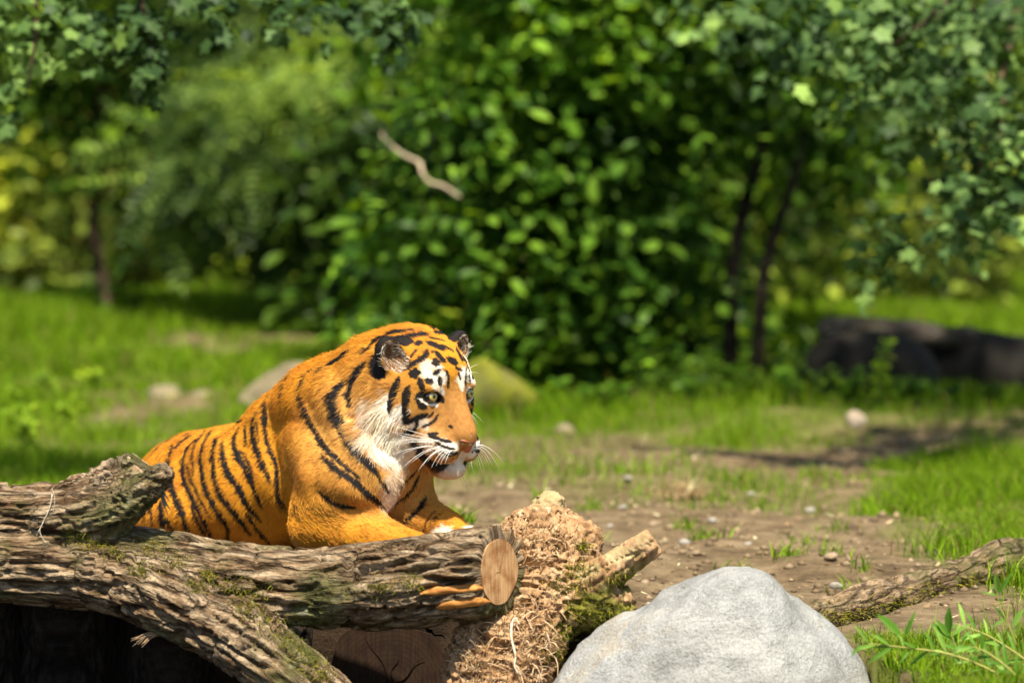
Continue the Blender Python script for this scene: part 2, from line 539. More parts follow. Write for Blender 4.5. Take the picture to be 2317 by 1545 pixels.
# ================================================================== logs, stump, stones
def limb(F, pts, amp=0.012, k=0.025, along=7.0, across=34.0, seed=0.0, fine=0.004):
    """bark-covered limb: pts rows are x, y, z, radius"""
    P = np.asarray(pts, float)
    P = spline(P, max(8, 5 * len(P)))
    m = P[:, 3].max() + 0.05
    sl, g = F.box(P[:, :3].min(0) - m, P[:, :3].max(0) + m)
    if sl is None: return
    sh = g.shape[:3]
    best = np.full(sh, 0.3, np.float32); s = np.zeros(sh, np.float32); rv = np.zeros(sh + (3,), np.float32); rr = np.zeros(sh, np.float32)
    L = 0.0
    o = g[0, 0, 0]
    for i in range(len(P) - 1):
        a, b = P[i], P[i + 1]
        mm = max(a[3], b[3]) + 0.05
        i0 = np.clip(np.floor((np.minimum(a[:3], b[:3]) - mm - o) / F.h).astype(int), 0, np.array(sh) - 1)
        i1 = np.clip(np.ceil((np.maximum(a[:3], b[:3]) + mm - o) / F.h).astype(int) + 1, 1, np.array(sh))
        ab = (b[:3] - a[:3]).astype(np.float32); l2 = float(ab @ ab)
        if np.all(i1 > i0):
            u = tuple(slice(int(p), int(q)) for p, q in zip(i0, i1))
            d0 = g[u] - a[:3].astype(np.float32)
            t = np.clip((d0 @ ab) / l2, 0, 1)
            w = d0 - t[..., None] * ab
            d = np.linalg.norm(w, axis=-1)
            r = (a[3] + (b[3] - a[3]) * t).astype(np.float32)
            x = d - r < best[u]
            best[u][x] = (d - r)[x]; s[u][x] = L + t[x] * math.sqrt(l2); rv[u][x] = (w / (d[..., None] + 1e-6))[x]; rr[u][x] = r[x]
        L += math.sqrt(l2)
    near = np.abs(best) < 0.045
    c = rv[near] * rr[near][:, None]
    tw = 0.022 * vnoise(np.stack([s[near] * 5, c[:, 0] * 8 + seed, c[:, 2] * 8], 1))[:, None]
    co = np.stack([s[near] * along + seed, (c[:, 1] + tw[:, 0]) * across, (c[:, 2] + tw[:, 0]) * across], 1)
    n1 = vnoise(co); n2 = vnoise(co * np.array([2.6, 2.1, 2.1]) + 11)
    fur = np.minimum(smooth(0.0, 0.22, np.abs(n1)), smooth(0.0, 0.20, np.abs(n2)) * 0.55 + 0.45)
    big = vnoise(np.stack([s[near] * 4, c[:, 1] * 9, c[:, 2] * 9 + seed], 1))
    best[near] -= amp * (fur - 0.7) + fine * vnoise(co * 4.0) + 0.008 * big
    F.put(best, sl, k)
    F.limbs = getattr(F, 'limbs', []) + [(P, seed)]

def grain(o, F, v):
    """store on every vertex where it lies along and around its limb"""
    best = np.full(len(v), 9.0); out = np.zeros((len(v), 3))
    for P, seed in F.limbs:
        L = 0.0
        for i in range(len(P) - 1):
            a, b = P[i], P[i + 1]; ab = b[:3] - a[:3]; l2 = ab @ ab
            t = np.clip(((v - a[:3]) @ ab) / l2, 0, 1); w = v - a[:3] - t[:, None] * ab
            r = a[3] + (b[3] - a[3]) * t; dd = np.linalg.norm(w, axis=1); d = dd - r
            x = d < best
            best[x] = d[x]; rv = w / (dd[:, None] + 1e-6) * r[:, None]
            out[x] = np.stack([L + t * math.sqrt(l2) + seed * 3, rv[:, 1], rv[:, 2]], 1)[x]
            L += math.sqrt(l2)
    a = o.data.attributes.new('grain', 'FLOAT_VECTOR', 'POINT')
    a.data.foreach_set('vector', out.astype(np.float32).ravel())
    return o

def half_space(F, c, n, size):
    """saw the solid off at a plane"""
    c = np.asarray(c, float); n = np.asarray(n, float) / np.linalg.norm(n)
    sl, g = F.box(c - size, c + size)
    d = (g - c) @ n
    F.v[sl] = np.maximum(F.v[sl], np.where(d > -0.02, d, -0.3))
    return n

def bark_mat(name, pale, mid, dark, green=0.25, seed=0.0, along=True):
    m = Mat(name, 0.92, 0.12)
    co = m.coords()
    if along:
        at_ = m.n('Attribute', attribute_name='grain'); mp = m.n('Mapping'); mp.inputs['Scale'].default_value = (14, 75, 75)
        m.l(at_.outputs['Vector'], mp.inputs[0]); gco = mp.outputs[0]
        a = m.noise(gco, 0.8, 6, 0.64, 0.12); fl = m.noise(gco, 2.3, 5, 0.68, 0.1)
    else:
        a = m.noise(co, 11, 6, 0.65); fl = m.noise(co, 40, 5, 0.65)
    vo = m.n('TexVoronoi', feature='DISTANCE_TO_EDGE'); vo.inputs['Scale'].default_value = 0.55
    wob = m.n('MixRGB', blend_type='ADD'); wob.inputs[0].default_value = 1.0
    src = gco if along else co
    wn_ = m.n('TexNoise'); wn_.inputs['Scale'].default_value = 1.1 if along else 30.0; wn_.inputs['Detail'].default_value = 3
    m.l(src, wn_.inputs['Vector']); m.l(src, wob.inputs[1]); m.l(wn_.outputs['Color'], wob.inputs[2]); m.l(wob.outputs[0], vo.inputs['Vector'])
    crack = m.ramp(vo.outputs['Distance'], [(0.0, (0, 0, 0)), (0.16, (1, 1, 1))])
    b = m.noise(co, 110, 5, 0.7); c = m.noise(co, 5.5 + seed, 3, 0.5); d = m.noise(co, 30, 4, 0.6)
    col = m.ramp(a, [(0.36, dark), (0.46, mid), (0.60, pale)])
    col = m.mix(0.75, col, m.ramp(fl, [(0.36, (0.18, 0.15, 0.13)), (0.50, (0.8, 0.78, 0.76)), (0.66, (1.1, 1.08, 1.05))]), 'MULTIPLY')
    col = m.mix(0.5, col, m.ramp(b, [(0.30, (0.30, 0.27, 0.25)), (0.60, (1, 1, 1))]), 'MULTIPLY')
    col = m.mix(0.6, col, crack, 'MULTIPLY')
    gr = m.ramp(c, [(0.50, (0, 0, 0)), (0.64, (green, green, green))])
    col = m.mix(gr, col, m.ramp(d, [(0.35, (0.045, 0.05, 0.014)), (0.6, (0.16, 0.155, 0.05)), (0.75, (0.28, 0.29, 0.22))]))
    m.color(col)
    h = m.n('Math', operation='MULTIPLY_ADD'); m.l(a, h.inputs[0]); h.inputs[1].default_value = 2.2; m.l(fl, h.inputs[2])
    h2 = m.n('Math', operation='MULTIPLY_ADD'); m.l(b, h2.inputs[0]); h2.inputs[1].default_value = 0.5; m.l(h.outputs[0], h2.inputs[2])
    h3 = m.n('Math', operation='MULTIPLY_ADD'); m.l(crack, h3.inputs[0]); h3.inputs[1].default_value = 0.9; m.l(h2.outputs[0], h3.inputs[2])
    m.bump(h3.outputs[0], 1.0, 0.014)
    return m.m

bark = bark_mat('grey brown bark', (0.60, 0.46, 0.30), (0.36, 0.24, 0.135), (0.11, 0.06, 0.028), 0.85)

def wood_mat(name, base=(0.50, 0.305, 0.145), ring=(0.36, 0.20, 0.085), scale=620.0):
    """sawn end grain: rings around the object's own X axis"""
    m = Mat(name, 0.75, 0.2)
    tcn = m.n('TexCoord'); sep = m.n('SeparateXYZ'); m.l(tcn.outputs['Object'], sep.inputs[0])
    cmb = m.n('CombineXYZ'); m.l(sep.outputs[1], cmb.inputs[1]); m.l(sep.outputs[2], cmb.inputs[2])
    ln = m.n('VectorMath', operation='LENGTH'); 
    nz = m.noise(cmb.outputs[0], 16, 3)
    m.l(cmb.outputs[0], ln.inputs[0])
    ad = m.n('Math', operation='MULTIPLY_ADD'); m.l(nz, ad.inputs[0]); ad.inputs[1].default_value = 0.012; m.l(ln.outputs['Value'], ad.inputs[2])
    ml = m.n('Math', operation='MULTIPLY'); m.l(ad.outputs[0], ml.inputs[0]); ml.inputs[1].default_value = scale * 2
    sn = m.n('Math', operation='SINE'); m.l(ml.outputs[0], sn.inputs[0])
    col = m.ramp(sn.outputs[0], [(0.0, base), (0.75, tuple(0.75 * b + 0.25 * r for b, r in zip(base, ring))), (1.0, ring)])
    # saw marks run slantwise
    mp = m.n('Mapping'); mp.inputs['Rotation'].default_value = (R(35), 0, 0); mp.inputs['Scale'].default_value = (1, 220, 9)
    m.l(cmb.outputs[0], mp.inputs[0])
    saw = m.noise(mp.outputs[0], 1.0, 4, 0.7)
    col = m.mix(0.8, col, m.ramp(saw, [(0.36, (0.45, 0.40, 0.36)), (0.60, (1.15, 1.12, 1.1))]), 'MULTIPLY')
    blot = m.noise(cmb.outputs[0], 30, 4)
    col = m.mix(0.8, col, m.ramp(blot, [(0.36, (0.55, 0.38, 0.25)), (0.56, (1, 1, 1))]), 'MULTIPLY')
    m.color(col)
    m.bump(saw, 0.25, 0.002)
    return m.m

def cut_disc(name, c, n, ry, rz, mat, parent, up=(0, 0, 1), wob=0.06, thick=0.004):
    """an end-grain disc whose X axis is the sawn face's normal"""
    n = np.asarray(n, float); n /= np.linalg.norm(n)
    z = np.asarray(up, float) - n * (np.asarray(up, float) @ n); z /= np.linalg.norm(z)
    y = np.cross(z, n)
    V, F = [], []
    K = 48
    for i in range(K):
        a = 2 * math.pi * i / K
        w = 1 + wob * (math.sin(3 * a + 1) + 0.6 * math.sin(5 * a + 2.2) + 0.4 * math.sin(9 * a))
        V.append((thick * 0.5, ry * w * math.cos(a), rz * w * math.sin(a)))
        V.append((-thick * 3, ry * w * math.cos(a), rz * w * math.sin(a)))
    V.append((thick * 0.5, 0, 0))
    for i in range(K):
        j = (i + 1) % K
        F.append((2 * i, 2 * j, 2 * K)); F.append((2 * i, 2 * i + 1, 2 * j + 1, 2 * j))
    o = mesh_np(name, V, F, mat, None, False)
    M = Matrix((Vector((*n,)), Vector((*y,)), Vector((*z,)))).transposed().to_4x4()
    o.parent = parent
    o.matrix_basis = Matrix.Translation(Vector(c) - parent.location) @ M
    return o

def P4(px, py, y, r): return (*at(px, py, y), r)

# ---- forked log in front of the tiger
LOG = Field((-1.30, -0.78, -0.50), (0.06, -0.26, 0.44), 0.0055)
# rows: photo column, photo row, metres behind the shoulder, radius
limb(LOG, [P4(-120, 1268, -0.40, .078), P4(100, 1280, -0.40, .080), P4(270, 1288, -0.41, .086), P4(400, 1300, -0.42, .082), P4(520, 1316, -0.43, .078), P4(700, 1332, -0.46, .080), P4(860, 1324, -0.50, .088), P4(1000, 1308, -0.54, .090), P4(1150, 1290, -0.585, .090), P4(1230, 1282, -0.61, .090)], 0.024, 0.02, 5.0, 36.0, 1.0)
limb(LOG, [P4(200, 1285, -0.42, .070), P4(330, 1330, -0.45, .080), P4(440, 1385, -0.48, .077), P4(540, 1440, -0.52, .071), P4(630, 1505, -0.56, .066), P4(730, 1590, -0.60, .066), P4(850, 1720, -0.66, .066)], 0.021, 0.03, 5.0, 38.0, 5.0)
limb(LOG, [P4(-120, 1148, -0.38, .064), P4(60, 1160, -0.38, .060), P4(190, 1138, -0.39, .062), P4(280, 1092, -0.39, .052), P4(345, 1056, -0.39, .045), P4(362, 1046, -0.39, .042)], 0.018, 0.02, 6.0, 42.0, 9.0)
limb(LOG, [P4(120, 1180, -0.41, .052), P4(240, 1162, -0.45, .052), P4(310, 1120, -0.47, .044), P4(350, 1088, -0.48, .037), P4(372, 1072, -0.485, .028)], 0.014, 0.02, 9.0, 44.0, 14.0)
n_end = half_space(LOG, at(1128, 1292, -0.58), (0.80, -0.60, 0.02), 0.17)
n_stub = half_space(LOG, at(328, 1055, -0.39), (0.62, -0.12, 0.77), 0.085)
lv, lq = LOG.mesh()
log = empty('forked_log', tuple(at(500, 1400, -0.42)))
tag(log, 'thick forked log with furrowed grey bark and sawn end in front of the tiger', 'log')
grain(mesh_np('bark', lv, lq, bark, log), LOG, lv)
wood = wood_mat('sawn wood')
log_end = cut_disc('cut_end', at(1128, 1292, -0.58) + n_end * 0.001, n_end, 0.064, 0.070, wood, log, wob=0.025)
ringm = Mat('inner bark', 0.9, 0.1)
ringm.color(ringm.ramp(ringm.noise(ringm.coords(), 90, 4), [(0.3, (0.07, 0.04, 0.025)), (0.7, (0.22, 0.13, 0.07))]))
sub_part(cut_disc('bark_ring', at(1128, 1292, -0.58) - n_end * 0.0035, n_end, 0.069, 0.076, ringm.m, log, wob=0.025), log_end)
palew = wood_mat('weathered sawn wood', (0.62, 0.50, 0.34), (0.50, 0.38, 0.24))
cut_disc('cut_end', at(328, 1055, -0.39) - n_stub * 0.004, n_stub, 0.046, 0.044, palew, log, (0, 1, 0))
for ang, l in ((70, .045), (200, .038), (310, .03)):
    yv = np.cross([0, 0, 1], n_end); yv /= np.linalg.norm(yv); a = R(ang)
    dd = yv * math.cos(a) + np.array([0, 0, 1]) * math.sin(a)
    p = [at(1128, 1292, -0.58) + n_end * 0.0028 + dd * l * t + np.array([0, 0, 0.002]) * math.sin(9 * t + ang) for t in np.linspace(0.0, 1, 9)]
    Vt, Ft = tube(p, np.linspace(0.0011, 0.0003, 9), 4)
    sub_part(mesh_np('crack', np.array(Vt), Ft, ringm.m, log), log_end)
# strips where the bark has come off near the sawn end
om = Mat('bare orange wood', 0.7, 0.2)
oc = om.coords((9, 60, 60))
om.color(om.ramp(om.noise(oc, 1.4, 5, 0.6), [(0.3, (0.24, 0.085, 0.02)), (0.55, (0.52, 0.22, 0.05)), (0.75, (0.62, 0.33, 0.11))]))
om.bump(om.noise(oc, 2.5, 4), 0.5, 0.004)
lbvh = BVHTree.FromPolygons([tuple(v) for v in lv], [tuple(int(i) for i in f) for f in lq])
def strip(name, row, half, mat, parent, lift=0.004, bv=None):
    """a thin slab following the log's surface along a row of measured spots"""
    bv = bv or lbvh
    V = []
    S = spline(np.array(row, float), 26)
    for i, (a, b) in enumerate(S):
        for s in (-1, -0.5, 0.5, 1):
            e = min(1.0, 5.5 * min(i, 25 - i) / 25.0) ** 0.5
            hh = half * e * (1 + 0.45 * float(vnoise(np.array([a * 0.06, s * 3.0, 5.0]))))
            h = bv.ray_cast(Vector(CAM), Vector(ray(a, b + s * hh)).normalized())
            p = np.array(h[0]) if h[0] is not None else at(a, b, -0.6)
            V.append(p)
    V = np.array(V).reshape(26, 4, 3)
    for _ in range(3):
        V[1:-1] = (V[:-2] + 2 * V[1:-1] + V[2:]) / 4
    out = np.array([0.1, -0.95, -0.25])
    Vf = np.concatenate([(V + out * np.array([-0.012, lift, lift, -0.012])[None, :, None]).reshape(-1, 3)])
    F = [(i * 4 + j, i * 4 + j + 1, i * 4 + j + 5, i * 4 + j + 4) for i in range(25) for j in range(3)]
    return mesh_np(name, Vf, F, mat, parent)
strip('bare_wood', [(950, 1340), (1000, 1334), (1050, 1331), (1092, 1328)], 12, om.m, log, 0.009)
strip('bare_wood', [(985, 1372), (1030, 1366), (1070, 1362), (1110, 1358)], 13, om.m, log, 0.009)

def tufts(name, spots, n, length, spread, cols, parent, bv, kind_label=None, lift=1.0, rr=0.0006):
    """short curly growth rooted on a surface"""
    pts, rad, col = [], [], []
    for px, py, w in spots:
        for _ in range(n):
            a = random.gauss(0, 1) * w; b = random.gauss(0, 0.6) * w
            h = bv.ray_cast(Vector(CAM), Vector(ray(px + a, py + b)).normalized())
            if h[0] is None: continue
            o = np.array(h[0]); nn = np.array(h[1])
            d = nn * lift + np.array([random.gauss(0, spread), random.gauss(0, spread), random.gauss(0.25, spread)])
            d /= np.linalg.norm(d); l = length * random.uniform(0.4, 1.2)
            e = np.array([random.gauss(0, .35), random.gauss(0, .35), random.gauss(-.1, .35)])
            pts.append([o + d * l * t + e * l * t * t for t in (0, .33, .66, 1)])
            rad.append([rr, rr * 0.9, rr * 0.7, rr * 0.2])
            c = np.array(random.choice(cols)) * random.uniform(0.6, 1.3)
            col.append([c] * 4)
    mm = Mat(name + ' strands', 0.8, 0.1); mm.color(mm.attrib('coat'))
    o = hair_object(name, np.array(pts), np.array(rad), np.array(col), mm.m, parent)
    tag(o, kind='stuff')
    return o

MOSS = [(0.16, 0.17, 0.015), (0.24, 0.22, 0.02), (0.10, 0.12, 0.02), (0.30, 0.24, 0.03), (0.09, 0.06, 0.03)]
tufts('moss', [(180, 1222, 18), (215, 1228, 14), (255, 1250, 14), (440, 1325, 14), (520, 1330, 18), (575, 1338, 20), (470, 1300, 12), (640, 1440, 26), (680, 1475, 26), (600, 1400, 24), (560, 1375, 20), (715, 1505, 18), (730, 1530, 14), (320, 1290, 16), (860, 1330, 20), (930, 1318, 16), (400, 1270, 20), (350, 1240, 20)], 150, 0.011, 0.6, MOSS, log, lbvh)
# loose root fibre hanging off the stub, and a shred of bark below the trunk
fm = Mat('pale root', 0.8, 0.15).color((0.55, 0.47, 0.36)).m
for row, rr in (([(118, 1118), (112, 1150), (98, 1180), (84, 1208)], 0.0016), ([(98, 1180), (90, 1200), (96, 1216), (106, 1228)], 0.0011), ([(118, 1105), (124, 1130), (120, 1160)], 0.0008)):
    p = spline(np.array([at(a, b, -0.468) for a, b in row]), 14)
    Vt, Ft = tube(p, np.linspace(rr, rr * 0.5, 14), 6)
    mesh_np('root_fibre', np.array(Vt), Ft, fm, log)
sm = Mat('shredded bark', 0.9, 0.1).color((0.30, 0.20, 0.12)).m
gm2 = Mat('dead grey lichen', 0.9, 0.1).color((0.20, 0.20, 0.15)).m
for i in range(14):
    a0 = (355 + random.uniform(-5, 5), 1433 + random.uniform(-4, 4)); a1 = (300 + random.uniform(-4, 25), 1448 + random.uniform(-8, 16))
    p = spline(np.array([at(*a0, -0.50), at((a0[0] + a1[0]) / 2, (a0[1] + a1[1]) / 2 - 4, -0.51), at(*a1, -0.52)]), 8)
    Vt, Ft = tube(p, np.linspace(0.0022, 0.0006, 8), 5)
    mesh_np('bark_shred', np.array(Vt), Ft, sm, log)
for i in range(10):
    a0 = (365 + random.uniform(-4, 4), 1105); a1 = (378 + random.uniform(-8, 8), 1150 + random.uniform(-15, 18))
    p = spline(np.array([at(*a0, -0.47), at((a0[0] + a1[0]) / 2 - 2, (a0[1] + a1[1]) / 2, -0.472), at(*a1, -0.472)]), 7)
    Vt, Ft = tube(p, np.linspace(0.003, 0.0006, 7), 5)
    mesh_np('lichen_strand', np.array(Vt), Ft, gm2, log)

# ---- rotten stump with root stubs
ST = Field((-0.20, -0.70, -0.55), (0.40, -0.06, 0.33), 0.0052)
def rot(F, pts, k, amp):
    limb(F, pts, amp, k, 26.0, 58.0, 21.0, 0.008)
rot(ST, [P4(1225, 1225, -0.30, .075), P4(1215, 1300, -0.36, .115), P4(1170, 1420, -0.45, .105), P4(1130, 1520, -0.50, .112), P4(1120, 1700, -0.52, .115)], 0.03, 0.030)
rot(ST, [P4(1190, 1225, -0.26, .055), P4(1260, 1215, -0.26, .055), P4(1285, 1260, -0.34, .065)], 0.03, 0.020)
rot(ST, [P4(1225, 1215, -0.20, .045), P4(1240, 1170, -0.18, .036), P4(1245, 1140, -0.18, .022)], 0.02, 0.012)
rot(ST, [P4(1270, 1240, -0.32, .045), P4(1312, 1222, -0.34, .030), P4(1328, 1214, -0.34, .022)], 0.02, 0.010)
rot(ST, [P4(1250, 1340, -0.38, .075), P4(1330, 1360, -0.42, .058), P4(1385, 1370, -0.43, .042)], 0.03, 0.016)
limb(ST, [P4(1280, 1345, -0.42, .044), P4(1345, 1312, -0.44, .031), P4(1410, 1272, -0.45, .027), P4(1462, 1236, -0.46, .021), P4(1520, 1195, -0.46, .017)], 0.013, 0.02, 6, 60, 33.0)
half_space(ST, at(1482, 1222, -0.46), (0.80, 0.0, 0.55), 0.055)
sv, sq = ST.mesh()
stump = empty('rotten_stump', tuple(at(1200, 1545, -0.45)))
tag(stump, 'crumbling reddish brown stump with mossy root stubs beside the pale boulder', 'stump')
m = Mat('rotten wood', 0.92, 0.1)
co = m.coords((1, 1, 0.35)); a = m.noise(co, 30, 6, 0.7); b = m.noise(co, 140, 4, 0.7)
col = m.ramp(a, [(0.28, (0.14, 0.07, 0.03)), (0.48, (0.38, 0.225, 0.11)), (0.68, (0.60, 0.42, 0.25))])
col = m.mix(0.6, col, m.ramp(b, [(0.3, (0.4, 0.33, 0.28)), (0.62, (1, 1, 1))]), 'MULTIPLY')
col = m.mix(m.attrib('moss', 'Fac'), col, m.ramp(a, [(0.35, (0.05, 0.05, 0.012)), (0.55, (0.15, 0.14, 0.02)), (0.7, (0.28, 0.24, 0.05))]))
col = m.mix(m.attrib('pale', 'Fac'), col, m.ramp(a, [(0.35, (0.26, 0.18, 0.08)), (0.65, (0.50, 0.39, 0.21))]))
m.color(col); m.bump(b, 0.8, 0.006)
so = mesh_np('rotten_wood', sv, sq, m.m, stump)
def region(v, spots):
    w = np.zeros(len(v))
    for c, r in spots:
        w = np.maximum(w, smooth(r * 1.25, r * 0.6, np.linalg.norm(v - c, axis=1) * (1 + 0.5 * fbm(v * 40, 2))))
    return w
attr(so, 'moss', region(sv, [(at(1360, 1385, -0.45), .075), (at(1290, 1400, -0.42), .07), (at(1300, 1290, -0.36), .045), (at(1450, 1270, -0.45), .03), (at(1410, 1300, -0.45), .035), (at(1250, 1480, -0.42), .05), (at(1310, 1235, -0.35), .02)]))
attr(so, 'pale', region(sv, [(at(1245, 1145, -0.19), .045), (at(1395, 1255, -0.47), .030), (at(1445, 1226, -0.47), .024), (at(1345, 1290, -0.47), .024)]))  # the knob's pale wood; on the stick, its lit upper side painted in
sbvh = BVHTree.FromPolygons([tuple(v) for v in sv], [tuple(int(i) for i in f) for f in sq])
ROT = [(0.50, 0.33, 0.17), (0.34, 0.20, 0.09), (0.62, 0.46, 0.28), (0.22, 0.12, 0.05)]
tufts('wood_fibres', [(1120, 1430, 40), (1180, 1420, 40), (1210, 1480, 30), (1130, 1500, 45), (1200, 1390, 35), (1225, 1440, 18), (1190, 1530, 35), (1230, 1260, 45), (1200, 1210, 35), (1270, 1230, 30), (1070, 1480, 30), (1090, 1540, 30)], 130, 0.022, 0.8, ROT, stump, sbvh, rr=0.0009)
tufts('moss', [(1360, 1385, 26), (1320, 1400, 30), (1290, 1330, 26), (1280, 1430, 22), (1255, 1480, 18), (1310, 1290, 18), (1400, 1310, 14), (1320, 1235, 8)], 220, 0.012, 0.6, MOSS, stump, sbvh)
fib = Mat('pale torn fibre', 0.85, 0.1).color((0.58, 0.40, 0.25)).m
for i in range(46):
    px = random.uniform(1030, 1245); py = random.uniform(1370, 1545)
    if i % 3 == 0: px = random.uniform(1195, 1250)
    h = sbvh.ray_cast(Vector(CAM), Vector(ray(px, py)).normalized())
    if h[0] is None: continue
    p0 = np.array(h[0]); d = np.array([random.gauss(0.35, 0.4), random.gauss(-0.7, 0.3), random.gauss(0.0, 0.5)]); d /= np.linalg.norm(d)
    l = random.uniform(0.015, 0.055); e = np.array([random.gauss(0, .4), random.gauss(0, .2), random.gauss(-.3, .4)])
    p = [p0 + d * l * t + e * l * t * t for t in np.linspace(-0.1, 1, 7)]
    Vt, Ft = tube(p, np.linspace(0.0020, 0.0004, 7), 5)
    mesh_np('torn_fibre', np.array(Vt), Ft, fib, stump)
for row, rr in (([(1158, 1408), (1157, 1440), (1166, 1480), (1164, 1505), (1176, 1525)], 0.0032), ([(1158, 1408), (1165, 1396), (1176, 1410)], 0.002), ([(1238, 1435), (1240, 1452), (1234, 1462)], 0.0016)):
    q = []
    for a, b in row:
        h = sbvh.ray_cast(Vector(CAM), Vector(ray(a, b)).normalized())
        q.append((np.array(h[0]) if h[0] is not None else at(a, b, -0.55)) + np.array([0, -0.012, 0]))
    Vt, Ft = tube(spline(np.array(q), 16), np.linspace(rr, rr * 0.5, 16), 6)
    mesh_np('root_fibre', np.array(Vt), Ft, fm, stump)
hm = Mat('dark hanging root', 0.9, 0.1).color((0.12, 0.09, 0.05)).m
for i in range(9):
    x0 = 1256 + random.uniform(-8, 22); q = [at(x0, 1420 + random.uniform(0, 20), -0.44), at(x0 + random.uniform(-8, 8), 1470, -0.45), at(x0 + random.uniform(-10, 10), 1530, -0.45), at(x0 + random.uniform(-12, 12), 1590, -0.44)]
    Vt, Ft = tube(spline(np.array(q), 12), np.linspace(0.004, 0.002, 12), 6)
    mesh_np('hanging_root', np.array(Vt), Ft, hm, stump)

shade_bark = bark_mat('shade darkened bark', (0.05, 0.038, 0.028), (0.03, 0.022, 0.016), (0.012, 0.009, 0.007), 0.0)  # bark in the hollow darkened to stand for the shade there
# ---- sawn log lying end-on under the forked log
endlog = empty('sawn_log', tuple(at(880, 1545, -0.2)))
tag(endlog, 'dark sawn log seen end-on in the hollow below the forked log', 'log')
F2 = Field(at(880, 1545, -0.2) - np.array([0.24, 0.06, 0.24]), at(880, 1545, -0.2) + np.array([0.24, 0.55, 0.24]), 0.008)
c2 = at(885, 1552, -0.295)
limb(F2, [(*(c2 + np.array([0, -0.1, 0])), .155), (*(c2 + np.array([0.0, 0.2, 0.0])), .155), (*(c2 + np.array([0.0, 0.5, 0.0])), .15)], 0.012, 0.02, 6, 30, 40.0)
nn = half_space(F2, c2, (0.05, -1, 0.03), 0.22)
ev, eq = F2.mesh()
grain(mesh_np('bark', ev, eq, shade_bark, endlog), F2, ev)
end2 = cut_disc('cut_end', c2 + nn * 0.002, nn, 0.142, 0.142, wood_mat('dark end grain', (0.030, 0.015, 0.007), (0.02, 0.010, 0.004), 300), endlog)  # end grain darkened as well, the hollow's shade put into its colour
crk = Mat('open crack', 1.0, 0.0).color((0.02, 0.012, 0.008)).m
for ang, l in ((115, .13), (40, .10), (170, .12), (80, .07), (250, .1)):
    a = R(ang); d = np.array([math.cos(a), 0.0, math.sin(a)])
    p = [c2 + nn * 0.004 + d * l * t + np.array([-d[2], 0, d[0]]) * 0.006 * math.sin(7 * t + ang) for t in np.linspace(0.03, 1, 10)]
    Vt, Ft = tube(p, np.linspace(0.0022, 0.0005, 10), 4)
    sub_part(mesh_np('crack', np.array(Vt), Ft, crk, endlog), end2)

# ---- upright posts holding the bank in the hollow
darkend = wood_mat('shade darkened end grain', (0.06, 0.035, 0.02), (0.04, 0.02, 0.01), 300)  # post tops darkened, shade put into the colour
for i, (px, yy, r, top) in enumerate(((-60, -0.24, .11, 1330), (150, -0.22, .115, 1345), (395, -0.23, .12, 1380), (610, -0.21, .11, 1400))):
    c = at(px, top, yy)
    t = empty('retaining_post', (c[0], c[1], -1.25))
    tag(t, 'dark round post propping the earth bank in the hollow under the log', 'post', 'posts holding the bank under the log')
    F3 = Field((c[0] - .17, c[1] - .17, -1.3), (c[0] + .17, c[1] + .17, c[2] + .03), 0.012)
    limb(F3, [(c[0], c[1], -1.5, r), (c[0], c[1], -0.8, r), (c[0], c[1], c[2] + 0.1, r * .96)], 0.012, 0.02, 5, 26, 50.0 + i)
    half_space(F3, (c[0], c[1], c[2]), (0, -0.1, 1), 0.16)
    pv, pq = F3.mesh()
    grain(mesh_np('trunk', pv, pq, shade_bark, t), F3, pv)
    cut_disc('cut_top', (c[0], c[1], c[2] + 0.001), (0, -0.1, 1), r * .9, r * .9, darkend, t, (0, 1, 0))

# ---- stones
def stone_mat(name, pale, mid, dark, moss=0.0, scale=1.0, veins=False):
    m = Mat(name, 0.85, 0.2)
    co = m.coords()
    a = m.noise(co, 6 * scale, 6, 0.65); b = m.noise(co, 120 * scale, 4, 0.75); c = m.noise(co, 2.6 * scale, 4)
    col = m.ramp(a, [(0.32, dark), (0.5, mid), (0.66, pale)])
    col = m.mix(0.45, col, m.ramp(b, [(0.3, (0.45, 0.45, 0.46)), (0.6, (1, 1, 1))]), 'MULTIPLY')
    col = m.mix(0.25, col, m.ramp(c, [(0.4, (0.75, 0.68, 0.52)), (0.6, (1, 1, 1))]), 'MULTIPLY')
    if moss:
        nd = m.n('NewGeometry'); sp = m.n('SeparateXYZ'); m.l(nd.outputs['Normal'], sp.inputs[0])
        ad = m.n('Math', operation='MULTIPLY_ADD'); m.l(a, ad.inputs[0]); ad.inputs[1].default_value = 2.2; ad.inputs[2].default_value = moss - 1.6
        col = m.mix(m.ramp(ad.outputs[0], [(0.0, (0, 0, 0)), (0.45, (1, 1, 1))]), col, m.ramp(b, [(0.3, (0.06, 0.075, 0.006)), (0.55, (0.16, 0.165, 0.012)), (0.72, (0.34, 0.28, 0.02))]))
    if veins:
        wv = m.noise(m.coords((0.6, 1, 2.2)), 7, 5, 0.6, 1.2)
        col = m.mix(0.3, col, m.ramp(wv, [(0.465, (1, 1, 1)), (0.50, (0.45, 0.43, 0.40)), (0.535, (1, 1, 1))]), 'MULTIPLY')
        lc = m.noise(co, 3.1, 5, 0.6)
        col = m.mix(m.ramp(lc, [(0.56, (0, 0, 0)), (0.66, (0.6, 0.6, 0.6))]), col, (0.40, 0.31, 0.17))
        sp = m.noise(co, 320, 2, 0.5)
        col = m.mix(0.6, col, m.ramp(sp, [(0.36, (0.35, 0.35, 0.35)), (0.46, (1, 1, 1))]), 'MULTIPLY')
    m.color(col)
    h = m.n('Math', operation='ADD'); m.l(a, h.inputs[0]); m.l(b, h.inputs[1])
    m.bump(h.outputs[0], 0.9 if veins else 0.55, 0.012 if veins else 0.008)
    return m.m

